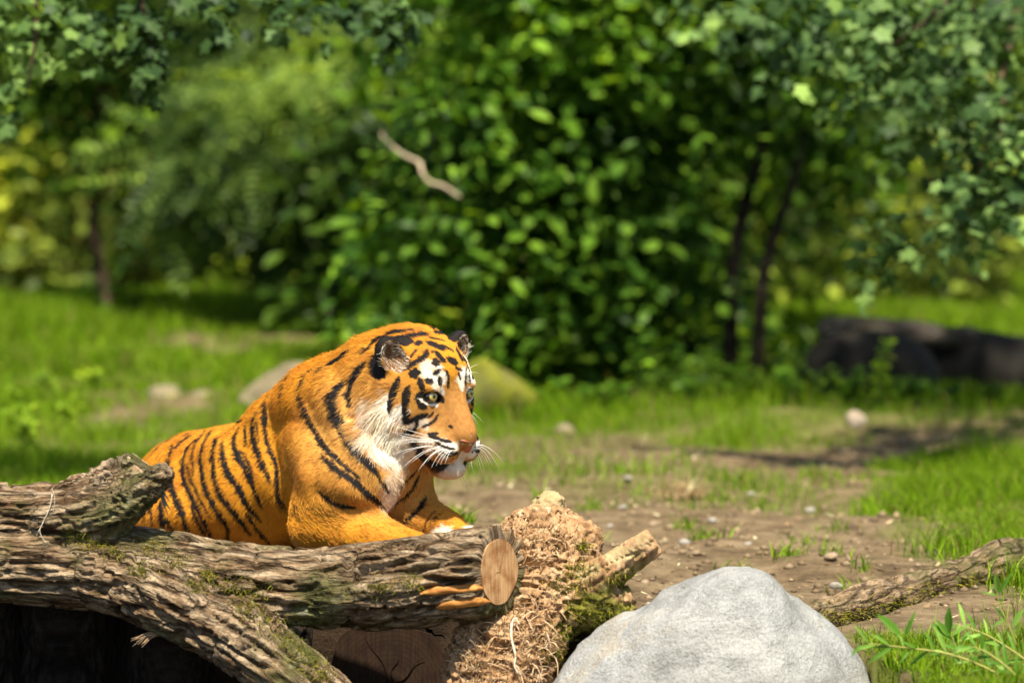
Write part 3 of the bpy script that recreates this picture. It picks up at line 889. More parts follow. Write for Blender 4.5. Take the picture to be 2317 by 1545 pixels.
def stone(name, balls, mat, label, cat='rock', h=0.012, rough=0.012, k=0.06, freq=9, planes=()):
    c = np.array([b[0] for b in balls]); r = max(max(b[1]) for b in balls)
    F = Field(c.min(0) - r - 0.05, c.max(0) + r + 0.05, h)
    for b in balls: F.ball(b[0], b[1], b[2] if len(b) > 2 else None, k)
    for pc, pn in planes:
        pn = np.asarray(pn, float) / np.linalg.norm(pn)
        sl, g = F.box(F.lo, F.lo + F.n * F.h)
        d = (g - np.asarray(pc)) @ pn
        kk = 0.12 * r
        hh = np.clip(0.5 - 0.5 * (F.v[sl] - d) / kk, 0, 1)
        F.v[sl] = F.v[sl] * (1 - hh) + d * hh + kk * hh * (1 - hh)
    sl, g = F.box(F.lo, F.lo + F.n * F.h)
    near = np.abs(F.v) < 0.08
    gg = g[:F.v.shape[0], :F.v.shape[1], :F.v.shape[2]][near]
    F.v[near] += rough * fbm(gg * freq, 4) + rough * 0.8 * vnoise(gg * freq * 0.4)
    v, q = F.mesh()
    base = np.array([c[:, 0].mean(), c[:, 1].mean(), v[:, 2].min()])
    o = mesh_np(name, v, q, mat, None, True, base)
    tag(o, label, cat)
    return o

granite = stone_mat('pale granite', (0.51, 0.515, 0.505), (0.41, 0.415, 0.405), (0.26, 0.265, 0.255), veins=True)
stone('boulder', [(at(1620, 1700, -0.60), (0.37, 0.32, 0.30)), (at(1655, 1415, -0.58), (0.16, 0.19, 0.125)), (at(1500, 1545, -0.60), (0.18, 0.2, 0.16)), (at(1790, 1560, -0.55), (0.155, 0.2, 0.15))], granite, 'large smooth pale grey boulder between stump and fallen branch', 'boulder', 0.010, 0.019, 0.09, 6, ((at(1480, 1345, -0.62), (-0.62, -0.25, 0.78)), (at(1790, 1345, -0.6), (0.72, -0.2, 0.7)), (at(1700, 1420, -0.85), (0.2, -0.9, 0.45))))
mossy = stone_mat('mossy rock', (0.22, 0.20, 0.12), (0.15, 0.14, 0.08), (0.08, 0.075, 0.04), 0.95)
tanrock = stone_mat('tan rock', (0.32, 0.26, 0.17), (0.23, 0.19, 0.115), (0.13, 0.105, 0.065), 0.5)
def gp(px, py):
    """spot on the ground"""
    p = on_plane(px, py)
    for _ in range(6):
        p = on_plane(px, py, float(ground_z(p[0], p[1])))
    return p
DARK = None
def rock_at(px, py, w, d, h, mat, label, sink=0.3, **kw):
    p = gp(px, py)
    rr = random.Random(px)
    cc = p + np.array([0, d, h * 0.3])
    kw['planes'] = []
    for _ in range(0 if mat is DARK else 7):
        nn_ = np.array([rr.gauss(0, 1), rr.gauss(-.5, 1), rr.gauss(0.5, .8)]); nn_ /= np.linalg.norm(nn_)
        kw['planes'].append((cc + nn_ * np.array([w, d, h * .9]) * rr.uniform(.68, .92), nn_))
    return stone('rock', [(p + np.array([0, d, h * (1 - sink)]) - np.array([0, 0, h * 0.15]), (w, d, h)), (p + np.array([w * .3, d, h * .35]), (w * .75, d * .8, h * .8))], mat, label, 'rock', max(0.010, w / 16), 0.09 * w, 0.25 * w, 1.1 / w, **kw)
rock_at(625, 930, 0.185, 0.16, 0.108, tanrock, 'grey tan rock with mossy foot in the grass behind the tiger')
rock_at(1112, 950, 0.160, 0.16, 0.172, mossy, 'rounded rock covered in yellow green moss behind the tiger\'s head')
rock_at(365, 905, 0.085, 0.10, 0.036, tanrock, 'low tan stone half sunk in the meadow grass')
rock_at(450, 905, 0.045, 0.07, 0.020, tanrock, 'small flat stone next to the low tan stone in the meadow')
rock_at(1278, 985, 0.045, 0.05, 0.022, tanrock, 'small tan stone at the edge of grass and soil')
rock_at(1938, 968, 0.038, 0.04, 0.038, stone_mat('light stone', (0.46, 0.38, 0.29), (0.36, 0.29, 0.22), (0.25, 0.2, 0.15)), 'light blocky stone in front of the dark rocks')
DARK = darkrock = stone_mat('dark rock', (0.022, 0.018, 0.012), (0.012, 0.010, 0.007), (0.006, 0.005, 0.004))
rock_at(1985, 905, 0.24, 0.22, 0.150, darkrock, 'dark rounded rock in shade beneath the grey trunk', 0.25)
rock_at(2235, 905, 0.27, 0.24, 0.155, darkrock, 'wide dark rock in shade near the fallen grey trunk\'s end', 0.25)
# fallen grey trunk over the dark rocks
pa = gp(1985, 905)
FT = Field((pa[0] - 0.65, pa[1] - 0.1, 0.15), (pa[0] + 1.25, pa[1] + 1.1, 0.75), 0.016)
limb(FT, [(*at(1880, 748, pa[1] + 0.6), .05), (*at(2000, 752, pa[1] + 0.62), .055), (*at(2140, 760, pa[1] + 0.66), .05), (*at(2200, 764, pa[1] + 0.7), .045)], 0.012, 0.03, 5, 24, 61.0)
fv, fq = FT.mesh()
greyw = bark_mat('weathered grey wood', (0.26, 0.22, 0.18), (0.17, 0.14, 0.115), (0.09, 0.07, 0.055), 0.3)
ft = empty('fallen_log', tuple(at(2000, 790, pa[1] + 0.55)))
tag(ft, 'weathered grey trunk lying across two dark rocks', 'log')
grain(mesh_np('bark', fv, fq, greyw, ft), FT, fv)
# ---- fallen branch on the bank
FB = Field((0.50, -0.42, -0.10), (1.62, 1.15, 0.22), 0.0075)
limb(FB, [P4(1700, 1462, -0.38, .035), P4(1800, 1418, -0.26, .042), P4(1900, 1385, -0.10, .044), P4(2050, 1340, 0.20, .046), P4(2180, 1303, 0.45, .048), P4(2270, 1272, 0.62, .052), P4(2340, 1268, 0.70, .046), P4(2480, 1262, 0.85, .044)], 0.012, 0.02, 7, 40, 71.0)
limb(FB, [P4(2230, 1290, 0.55, .035), P4(2275, 1250, 0.60, .030), P4(2290, 1238, 0.62, .018)], 0.008, 0.02, 7, 40, 75.0)
bv_, bq_ = FB.mesh()
branch = empty('fallen_branch', tuple(at(1950, 1420, 0)))
tag(branch, 'long mossy branch lying on the grassy bank behind the boulder', 'branch')
bb = bark_mat('tan bark', (0.52, 0.38, 0.24), (0.36, 0.25, 0.14), (0.17, 0.11, 0.06), 0.8, 1.0)
grain(mesh_np('bark', bv_, bq_, bb, branch), FB, bv_)
bbvh = BVHTree.FromPolygons([tuple(v) for v in bv_], [tuple(int(i) for i in f) for f in bq_])
tufts('moss', [(1900, 1400, 24), (1960, 1390, 26), (2030, 1370, 26), (2100, 1345, 24), (1860, 1410, 16), (2200, 1320, 20)], 160, 0.012, 0.6, MOSS, branch, bbvh, rr=0.0008)

# ---- pebbles and a dry tuft
pm = [stone_mat('pale pebble', (0.42, 0.40, 0.36), (0.34, 0.31, 0.27), (0.25, 0.22, 0.18)), stone_mat('tan pebble', (0.38, 0.29, 0.19), (0.30, 0.22, 0.14), (0.2, 0.15, 0.09))]
pmesh = []
for i in range(5):
    F = Field((-.03, -.03, -.03), (.03, .03, .03), 0.0045)
    F.ball((0, 0, 0), (.014, .012, .009)); F.ball((random.uniform(-.006, .006), random.uniform(-.006, .006), .002), (.010, .009, .008), None, .01)
    sl, g3 = F.box(F.lo, F.lo + F.n * F.h)
    F.v += 0.003 * fbm(g3 * 70 + i * 5, 2)
    v, q = F.mesh()
    o = mesh_np('pebble', v, q, pm[i % 2], None, True)
    pmesh.append(o.data); bpy.data.objects.remove(o)
spots = [(1420, 1085), (1575, 1255), (1350, 1240), (1880, 1262), (1690, 1235), (1410, 1150), (1260, 1090), (1830, 1158), (1130, 1100), (1610, 1180), (1890, 1330), (1480, 1190), (1700, 1120), (1320, 1100), (1500, 1300), (1550, 1230), (1460, 1320), (1760, 1230)]
for i in range(10): spots.append((random.uniform(1050, 1980), random.uniform(1050, 1400)))
for i, (px, py) in enumerate(spots):
    p = gp(px, py)
    if p[1] < front_edge(np.array(p[0])) + 0.15: continue
    s = random.uniform(0.7, 1.3) if i < 18 else random.uniform(0.25, 0.7)
    o = bpy.data.objects.new('pebble', pmesh[i % 5]); COL.objects.link(o)
    o.location = (p[0], p[1], p[2] + 0.003 * s); o.scale = (s, s, s * 0.8); o.rotation_euler = (0, 0, random.random() * 6.28)
    tag(o, 'small ' + ('pale grey' if (i % 5) % 2 == 0 else 'tan') + ' pebble lying on the bare soil', 'pebble', ('pale' if (i % 5) % 2 == 0 else 'tan') + ' pebbles scattered on the soil')
c = gp(1535, 1125)
tuft = empty('dry_tuft', tuple(c))
tag(tuft, 'heap of dry brown grass stalks on the bare soil', 'dry grass')
dmat = leaf_mat('dry stalk', (0.22, 0.13, 0.06), (0.38, 0.25, 0.12), (0.52, 0.38, 0.2), 'object', 0.8, 0.1, (1, 1, 1))
for i in range(60):
    a = random.random() * 6.28; l = random.uniform(0.04, 0.10); el = random.uniform(0.1, 1.2)
    d = np.array([math.cos(a) * math.cos(el), math.sin(a) * math.cos(el), math.sin(el)])
    b0 = c + np.array([random.gauss(0, .03), random.gauss(0, .03), 0.0])
    q = [b0, b0 + d * l * 0.5, b0 + d * l + np.array([0, 0, -0.25 * l])]
    Vt, Ft = tube(spline(np.array(q), 6), np.linspace(0.0028, 0.0008, 6), 4)
    mesh_np('stalk', np.array(Vt), Ft, dmat, tuft)
# ================================================================== trees, shrubs, undergrowth
def proto_oval():
    V = [(0, 0, 0), (.12, .10, .03), (.35, .23, .06), (.65, .22, .05), (.88, .09, 0), (1, 0, -.06), (.88, -.09, 0), (.65, -.22, .05), (.35, -.23, .06), (.12, -.10, .03), (.3, 0, 0), (.7, 0, -.01)]
    F = [(0, 10, 1), (1, 10, 2), (2, 10, 11), (2, 11, 3), (3, 11, 4), (4, 11, 5), (5, 11, 6), (6, 11, 7), (7, 11, 8), (8, 11, 10), (8, 10, 9), (9, 10, 0)]
    return np.array(V), np.array(F)
def proto_maple():
    out = []
    for a, r in ((-160, .30), (-128, .50), (-98, .33), (-58, .64), (-34, .44), (0, .72), (34, .44), (58, .64), (98, .33), (128, .50), (160, .30)):
        out.append((.3 + r * math.cos(R(a)), r * math.sin(R(a)), -.10 * r * r))
    V = [(.28, 0, .03)] + out
    F = [(0, i, i + 1) for i in range(1, 11)] + [(0, 11, 1)]
    return np.array(V), np.array(F)
def proto_pinnate():
    V, F = [], []
    def leaflet(x, s):
        b = len(V)
        l, w = .20, .045
        dx, dy = (.35, s * .94) if s else (1, 0)
        V.extend([(x, 0, -.3 * x * x), (x + dx * l * .5 - dy * w, dy * l * .5 + dx * w, .01 - .3 * x * x), (x + dx * l, dy * l, -.03 - .3 * x * x), (x + dx * l * .5 + dy * w, dy * l * .5 - dx * w, .01 - .3 * x * x)])
        F.extend([(b, b + 1, b + 2), (b, b + 2, b + 3)])
    for i in range(7):
        for s in (-1, 1): leaflet(.12 + .12 * i, s)
    leaflet(.9, 0)
    return np.array(V), np.array(F)
def proto_lance():
    V = [(0, 0, 0), (.25, .065, .02), (.55, .075, .01), (.8, .04, -.05), (1, 0, -.14), (.8, -.04, -.05), (.55, -.075, .01), (.25, -.065, .02), (.3, 0, 0), (.65, 0, -.02)]
    F = [(0, 8, 1), (1, 8, 2), (2, 8, 9), (2, 9, 3), (3, 9, 4), (4, 9, 5), (5, 9, 6), (6, 9, 8), (6, 8, 7), (7, 8, 0)]
    return np.array(V), np.array(F)
PROTO = dict(oval=proto_oval(), maple=proto_maple(), pinnate=proto_pinnate(), lance=proto_lance())

def frames(axis, normal):
    x = axis / (np.linalg.norm(axis, axis=1, keepdims=True) + 1e-9)
    z = normal - x * np.sum(normal * x, 1, keepdims=True)
    z /= np.linalg.norm(z, axis=1, keepdims=True) + 1e-9
    return np.stack([x, np.cross(z, x), z], 2)

def leaf_cloud(kind, pos, M, size):
    V0, F0 = PROTO[kind]
    V = np.einsum('nij,vj->nvi', M, V0) * size[:, None, None] + pos[:, None]
    F = (np.arange(len(pos)) * len(V0))[:, None, None] + F0[None]
    return V.reshape(-1, 3), F.reshape(-1, 3)

def tone(o, pos, kind, f=2.2):
    """young and old growth: whole twigs differ in tone"""
    v = np.clip(0.5 + 0.75 * fbm(pos * f + 5, 2), 0, 1)
    attr(o, 'tone', np.repeat(v, len(PROTO[kind][0])))

def crown_points(blobs, n_twigs, per, twig_r, droop=0.2, flat=0.7, shell=0.55):
    """leaf positions and poses: twigs filling the blobs, leaves set around each twig"""
    w = np.array([b[3] ** 2 * (b[4] if len(b) > 4 else 1) for b in blobs]); w = w / w.sum()
    k = rng.choice(len(blobs), n_twigs, p=w)
    B = np.array([b[:4] for b in blobs])[k]
    d = rng.standard_normal((n_twigs, 3)); d /= np.linalg.norm(d, axis=1, keepdims=True)
    rad = rng.random(n_twigs) ** (1 / 3.0) * (1 - shell) + shell * rng.random(n_twigs) ** 0.25
    c = B[:, :3] + d * (B[:, 3] * rad)[:, None] * np.array([1.1, 1.0, 0.85])
    tw = d * 0.7 + rng.standard_normal((n_twigs, 3)) * 0.5 + np.array([0, -0.25, -droop]); tw /= np.linalg.norm(tw, axis=1, keepdims=True)
    m = n_twigs * per
    t = np.tile(np.linspace(-1, 1, per), n_twigs) + rng.normal(0, .15, m)
    C = np.repeat(c, per, 0); TW = np.repeat(tw, per, 0)
    side = rng.standard_normal((m, 3)); side -= TW * np.sum(side * TW, 1, keepdims=True); side[:, 2] *= (1 - flat); side /= np.linalg.norm(side, axis=1, keepdims=True) + 1e-9
    ax = TW * 0.55 + side * 0.85 + np.array([0, 0, -droop])
    pos = C + TW * (t * twig_r)[:, None] + side * (twig_r * 0.12)
    nor = np.array([0, -0.35, 1.0]) + rng.standard_normal((m, 3)) * 0.42
    return pos, frames(ax, nor)

def plant(name, label, cat, base, blobs, kind, n_twigs, per, twig_r, size, mat, stems, stem_mat, group=None, droop=0.2, flat=0.7, shell=0.55, singles=0, single_mat=None, twigs=True):
    t = empty(name, tuple(base)); tag(t, label, cat, group)
    for row in stems:
        row = np.array(row)
        p = spline(row, 6 * len(row))
        p[:, :3] += np.stack([0.03 * vnoise(np.stack([p[:, 2] * 2, p[:, 0] * 0 + s, p[:, 1] * 0], 1)) for s in (1, 7, 13)], 1)
        V, F = tube(p[:, :3], p[:, 3], 8)
        mesh_np('trunk' if row[0][3] > 0.02 else 'stem', np.array(V), F, stem_mat, t)
    pos, M = crown_points(blobs, n_twigs, per, twig_r, droop, flat, shell)
    sz = size * rng.uniform(0.45, 1.35, len(pos))
    lone = []
    if singles:
        q = pos - CAM
        px = WPX / 2 + FPX * q[:, 0] / (q @ C_F); py = HPX / 2 - FPX * (q @ C_U) / (q @ C_F)
        show = (px > 10) & (px < WPX - 10) & (py > 10) & (py < 1000)
        order = np.argsort(np.where(show, q @ C_F, 99))[:singles]
        V0, F0 = PROTO[kind]
        me = bpy.data.meshes.new('leaf'); me.from_pydata([tuple(v) for v in V0], [], [tuple(int(i) for i in f) for f in F0]); me.materials.append(single_mat)
        for i in order:
            o = bpy.data.objects.new('leaf', me); COL.objects.link(o); lone.append(o)
            o.matrix_basis = Matrix.Translation(Vector(pos[i])) @ Matrix(M[i].tolist()).to_4x4() @ Matrix.Scale(float(sz[i]), 4)
        keep = np.ones(len(pos), bool); keep[order] = False
        pos, M, sz = pos[keep], M[keep], sz[keep]
    V, F = leaf_cloud(kind, pos, M, sz)
    o = mesh_np('crown' if cat == 'tree' else 'foliage', V, F, mat, t, False)
    tone(o, pos, kind)
    tag(o, kind='stuff')
    for c in lone:                 # the crown's own origin is the world's
        c.parent = o
    return t

def bl(px, py, y, r, w=1.0): return (*at(px, py, y), r, w)
def st(*rows): return [(*at(a, b, c), r) for a, b, c, r in rows]

twig_dark = bark_mat('dark stem', (0.05, 0.038, 0.026), (0.03, 0.022, 0.016), (0.015, 0.011, 0.008), 0.2, 0, False)
twig_brown = bark_mat('brown trunk', (0.22, 0.15, 0.10), (0.14, 0.09, 0.06), (0.07, 0.045, 0.03), 0.3, 0, False)
twig_grey = bark_mat('grey trunk', (0.40, 0.38, 0.33), (0.28, 0.26, 0.22), (0.15, 0.14, 0.11), 0.3, 0, False)
B = 1.25
G = lambda name, d, m, l, **k: leaf_mat(name, *[tuple(B * v for v in c) for c in (d, m, l)], tone=k.get('per') != 'object', **k)
lf_oval = G('oval leaf', (0.018, 0.052, 0.005), (0.045, 0.110, 0.009), (0.10, 0.19, 0.016))
lf_oval1 = G('oval leaf front', (0.035, 0.09, 0.007), (0.07, 0.155, 0.012), (0.14, 0.25, 0.022), per='object')
lf_deep = G('deep leaf', (0.016, 0.040, 0.005), (0.035, 0.075, 0.007), (0.065, 0.12, 0.010))
lf_maple = G('maple leaf', (0.028, 0.062, 0.018), (0.055, 0.105, 0.032), (0.10, 0.17, 0.05), rough=0.48)
lf_maple1 = G('maple leaf front', (0.034, 0.072, 0.022), (0.065, 0.12, 0.036), (0.12, 0.19, 0.055), per='object', rough=0.48)
lf_rowan = G('rowan leaf', (0.038, 0.075, 0.014), (0.072, 0.125, 0.022), (0.135, 0.20, 0.04))
lf_far = G('far leaf', (0.032, 0.062, 0.006), (0.07, 0.12, 0.010), (0.15, 0.21, 0.018))
lf_fresh = G('fresh leaf', (0.08, 0.15, 0.010), (0.15, 0.24, 0.015), (0.23, 0.32, 0.025))

# dense shrub with oval leaves, two dark stems
b0 = gp(1660, 905)
Y = 7.2
plant('leafy_shrub', 'dense dark green shrub with oval leaves and two leaning dark stems', 'shrub', b0,
      [bl(960, 640, Y, .34), bl(1080, 480, Y, .40), bl(1200, 640, Y - .1, .34), bl(1250, 420, Y, .38), bl(1420, 560, Y, .36), bl(1400, 330, Y, .40), bl(1570, 250, Y, .36), bl(1490, 620, Y + .1, .26),
       bl(1100, 260, Y, .44), bl(1300, 120, Y, .44), bl(1550, 90, Y, .45), bl(1780, 140, Y, .40), bl(1860, 270, Y + .2, .26), bl(1640, 830, Y - .1, .13), bl(1790, 830, Y, .13), bl(1040, 820, Y, .16), bl(1250, 840, Y - .2, .15), bl(1400, 850, Y - .2, .14), bl(1530, 840, Y - .1, .15), bl(1010, 60, Y + .2, .42), bl(1150, 800, Y, .26), bl(1380, 760, Y, .26),
       bl(1300, -200, Y, .55), bl(1600, -250, Y, .6), bl(1000, -200, Y, .5), bl(1850, -200, Y, .55)],
      'oval', 2000, 8, 0.16, 0.084, lf_oval,
      [st((1635, 905, Y - .15, .036), (1650, 640, Y - .2, .030), (1695, 390, Y - .2, .024), (1735, 200, Y, .016)), st((1690, 900, Y - .15, .030), (1722, 640, Y - .2, .024), (1775, 450, Y - .2, .019), (1820, 250, Y, .012)), st((1610, 900, Y, .02), (1480, 650, Y, .015), (1350, 430, Y, .01)), st((1600, 900, Y + .1, .02), (1400, 800, Y, .014), (1150, 600, Y, .009))],
      twig_dark, droop=0.25, singles=300, single_mat=lf_oval1)
plant('leafy_shrub', 'deep green shrub filling the shade behind the oval-leaved shrub', 'shrub', gp(1300, 850) + np.array([0, 1.2, 0]),
      [bl(900, 700, 9.2, .5), bl(1150, 560, 9.2, .55), bl(1400, 700, 9.2, .5), bl(1400, 420, 9.3, .6), bl(1560, 700, 9.3, .3), bl(1760, 640, 9.3, .20), bl(1860, 470, 9.4, .26), bl(1700, 470, 9.4, .22), bl(1100, 260, 9.4, .6), bl(1650, 250, 9.4, .6), bl(1400, 60, 9.4, .6), bl(1850, 200, 9.4, .4), bl(900, 380, 9.4, .5), bl(1000, 850, 9.0, .3), bl(1250, 860, 9.0, .3), bl(1550, 840, 9.0, .3)],
      'oval', 1250, 8, 0.2, 0.10, lf_deep, [st((1300, 850, 9.2, .03), (1280, 500, 9.2, .02), (1260, 200, 9.3, .012))], twig_dark)
# feathery rowan
plant('rowan_tree', 'light green tree with feathery compound leaves and a thin trunk', 'tree', gp(738, 740),
      [bl(500, 340, 9.7, .24), bl(600, 420, 9.6, .24), bl(450, 420, 9.6, .14), bl(640, 240, 9.8, .30), bl(560, 140, 10.2, .30), bl(740, 330, 9.8, .24), bl(780, 180, 10.0, .28), bl(700, 470, 9.8, .16), bl(680, 40, 10.6, .36), bl(820, 560, 10.4, .2), bl(600, -120, 10.6, .4)],
      'pinnate', 760, 4, 0.11, 0.26, lf_rowan, [st((738, 750, 10.5, .021), (742, 600, 10.5, .019), (720, 380, 10.5, .015), (700, 150, 10.6, .012), (660, -150, 10.7, .009)), st((715, 360, 10.5, .010), (600, 330, 10.4, .007), (470, 360, 10.4, .004))], twig_brown, droop=0.45, flat=0.6)
# dark young tree on the meadow's edge
plant('young_tree', 'dark young tree with a slender leaning trunk at the meadow edge', 'tree', gp(240, 755),
      [bl(170, 130, 10.3, .38), bl(330, 230, 10.3, .32), bl(60, 250, 10.4, .22), bl(250, 330, 10.2, .20), bl(420, 130, 10.3, .30), bl(300, 590, 10.1, .09), bl(285, 690, 10.0, .10), bl(100, 60, 10.4, .36), bl(300, 40, 10.4, .4), bl(400, 330, 10.5, .18), bl(140, 400, 10.3, .10), bl(330, 470, 10.3, .10)],
      'oval', 560, 8, 0.16, 0.085, lf_deep, [st((245, 760, 10.10, .036), (222, 650, 10.15, .030), (208, 480, 10.20, .026), (220, 300, 10.20, .02), (210, 0, 10.30, .016), (200, -300, 10.30, .01)), st((215, 400, 10.20, .012), (300, 270, 10.30, .007))], twig_brown)
plant('young_tree', 'mid green tree with a pale grey trunk behind the rowan', 'tree', gp(556, 690) + np.array([0, 1.0, 0]),
      [bl(420, 480, 13.0, .4), bl(560, 330, 13.0, .5), bl(680, 560, 13.0, .35), bl(780, 620, 13.0, .35), bl(500, 120, 13.2, .7), bl(850, 300, 13.2, .7), bl(640, 450, 13.0, .4), bl(450, 600, 13.0, .18), bl(680, 650, 12.8, .18), bl(600, -200, 13, .7)],
      'oval', 900, 7, 0.25, 0.11, lf_far, [st((556, 680, 13.0, .055), (553, 520, 13.0, .05), (560, 300, 13.0, .045), (570, -50, 13.2, .035), (570, -400, 13.2, .02))], twig_grey)
# maple whose sprays hang into the view
mb = at(2430, 790, 9.4)
Ym = 3.4
plant('maple_tree', 'maple tree with grey green lobed leaves on hanging sprays over dark rocks', 'tree', mb,
      [bl(2130, 90, Ym, .20), bl(2230, 230, Ym, .20), bl(2000, 60, Ym, .17), bl(2230, 390, Ym, .15), bl(2110, 420, Ym, .08), bl(2260, 510, Ym - .1, .07), bl(2150, 530, Ym - .1, .06), bl(2000, 560, Ym + .2, .06), bl(1945, 650, Ym + .2, .05), bl(1900, 120, Ym + .2, .16), bl(1970, 190, Ym, .12), bl(1700, 40, Ym + .3, .13), bl(1830, 60, Ym + .2, .13), bl(2290, 120, Ym, .22), bl(2300, 330, Ym + .3, .2), bl(2120, 300, Ym + .5, .13), bl(2050, 170, Ym + .6, .15), bl(1560, 30, Ym + .5, .10), bl(2230, 100, Ym + .8, .3),
       bl(2700, -100, Ym + .8, .7, .25), bl(2600, -500, Ym + 1.4, 1.0, .25), bl(2000, -700, Ym + 2.0, 1.0, .25), bl(2700, 300, Ym + 1.2, .6, .25), (1.35, 5.0, 2.3, .5, .5), (2.0, 5.1, 2.2, .55, .5), (2.7, 5.2, 2.3, .55, .5), (1.7, 5.7, 2.7, .5, .5)],  # closing blobs: unseen leafage added overhead to shade the dark rocks
      'maple', 1150, 8, 0.12, 0.050, lf_maple,
      [st((2430, 810, 9.4, .09), (2430, 600, 9.2, .08), (2420, 200, 8.4, .08), (2360, -200, 7.0, .07), (2300, -600, 6.0, .05)), st((2330, -200, 7.0, .03), (2310, -100, 5.0, .02), (2240, 200, Ym, .008), (2190, 420, Ym, .004)), st((2300, -200, 5.0, .02), (2120, 0, Ym, .008), (1980, 120, Ym, .004)), st((2250, 60, Ym + .3, .008), (2240, 330, Ym, .004), (2150, 560, Ym, .002))],
      twig_brown, droop=0.5, flat=0.5, singles=300, single_mat=lf_maple1)
plant('maple_tree', 'maple with a few grey green sprays dangling over the meadow', 'tree', at(-330, 905, 6.3),
      [bl(300, 70, 2.6, .10), bl(340, 150, 2.6, .06), bl(190, 50, 2.6, .10), bl(70, 50, 2.6, .12), bl(35, 250, 2.5, .05), bl(120, 90, 2.6, .08), bl(470, 20, 2.6, .08), bl(620, 15, 2.6, .07), bl(900, 70, 2.6, .05), bl(870, 20, 2.6, .05), bl(740, 30, 2.7, .05), bl(30, -150, 2.8, .3, .4), bl(400, -250, 2.8, .35, .4), bl(-200, 0, 2.8, .3, .4)],
      'maple', 330, 7, 0.08, 0.044, lf_maple, [st((-330, 935, 6.3, .095), (-300, 300, 5.0, .08), (-200, -200, 3.6, .06), (200, -300, 2.8, .03), (700, -120, 2.7, .012), (880, 10, 2.6, .004)), st((0, -250, 3.2, .02), (60, 0, 2.6, .008), (40, 240, 2.5, .002)), st((300, -280, 2.8, .015), (300, 0, 2.6, .006), (350, 180, 2.6, .002))], twig_brown, droop=0.55, flat=0.5)
# low plants along the shrub's foot
def sprig(name, label, px, py, h, n, size, mat, yoff=0.0, spread=0.35, kind='oval', group=None):
    b = gp(px, py); b[1] += yoff; b[2] = float(ground_z(b[0], b[1]))
    t = empty(name, tuple(b)); tag(t, label, 'plant', group)
    pos, ax = [], []
    for s in range(n):
        a = random.random() * 6.28; hh = h * random.uniform(0.6, 1.1); ln = spread * random.uniform(0.2, 1)
        top = b + np.array([math.cos(a) * ln * hh, math.sin(a) * ln * hh, hh])
        row = np.array([(*(b + np.array([math.cos(a), math.sin(a), 0]) * .01), .004), (*(b * .5 + top * .5 + np.array([0, 0, hh * .1])), .003), (*top, .0015)])
        p = spline(row, 9)
        V, F = tube(p[:, :3], p[:, 3], 5); mesh_np('stem', np.array(V), F, twig_green, t)
        for q in p[2:]:
            for k in range(2):
                aa = random.random() * 6.28
                pos.append(q[:3]); ax.append((math.cos(aa), math.sin(aa), random.uniform(-.3, .4)))
    pos = np.array(pos); M = frames(np.array(ax), np.array([0, -.4, 1.0]) + rng.standard_normal((len(pos), 3)) * .35)
    V, F = leaf_cloud(kind, pos, M, size * rng.uniform(.6, 1.2, len(pos)))
    o = tag(mesh_np('foliage', V, F, mat, t, False), kind='stuff'); tone(o, pos, kind)
twig_green = Mat('green stem', 0.6, 0.2).color((0.10, 0.16, 0.03)).m
sprig('undergrowth_plant', 'bright leafy seedling cluster at the shrub foot behind the tiger\'s ears', 970, 790, 0.17, 7, 0.075, lf_fresh, .2, .8)
sprig('undergrowth_plant', 'dark broad-leaved plant leaning out of the shrub shade', 1290, 880, 0.22, 6, 0.10, lf_deep, .1, .6, 'maple')
sprig('undergrowth_plant', 'upright small-leaved sapling standing in the shrub\'s shadow', 1452, 900, 0.26, 3, 0.055, lf_oval, .0, .2)
sprig('undergrowth_plant', 'tall yellow green shoot standing before the dark rocks', 1985, 925, 0.27, 3, 0.050, lf_fresh, -.05, .12)
for px, py, h in ((1330, 925, .10), (1400, 915, .11), (1500, 912, .12), (1560, 920, .10), (1640, 915, .13), (1720, 912, .12), (1800, 915, .12), (1870, 912, .13), (1920, 918, .12), (2060, 925, .10), (2140, 930, .09), (2250, 930, .09), (1250, 925, .10), (1600, 900, .18), (1850, 895, .16)):
    sprig('undergrowth_plant', 'small leafy weed in the row along the shrub foot', px, py, h, 5, 0.045, lf_oval if py > 912 else lf_deep, random.uniform(-.1, .1), .7, 'oval', 'weeds along the shrub foot')
for px, py in ((40, 985), (60, 1010), (110, 905), (205, 870), (30, 930), (150, 960)):
    sprig('undergrowth_plant', 'pale leafy weed standing up in the meadow grass', px, py, .10, 5, 0.04, lf_fresh, 0, .6, 'oval', 'weeds in the meadow grass')

# bare twig sticking out of the shrub
q = st((1010, 330, 8.3, .010), (930, 296, 7.9, .007), (866, 300, 7.3, .005), (878, 322, 6.9, .005), (912, 350, 6.6, .006), (948, 368, 6.55, .0078), (955, 390, 6.5, .0075), (970, 412, 6.5, .0075), (1004, 422, 6.5, .007), (1042, 448, 6.5, .006))
bt = np.array(q); Vt, Ft = tube(spline(bt, 30)[:, :3], spline(bt, 30)[:, 3], 8, 0.25)
tag(mesh_np('bare_twig', np.array(Vt), Ft, Mat('bare pale wood', .8, .2).color((0.42, 0.33, 0.22)).m, None, True, bt[0, :3]), 'bare pale crooked twig sticking out of the leafy shrub', 'twig')
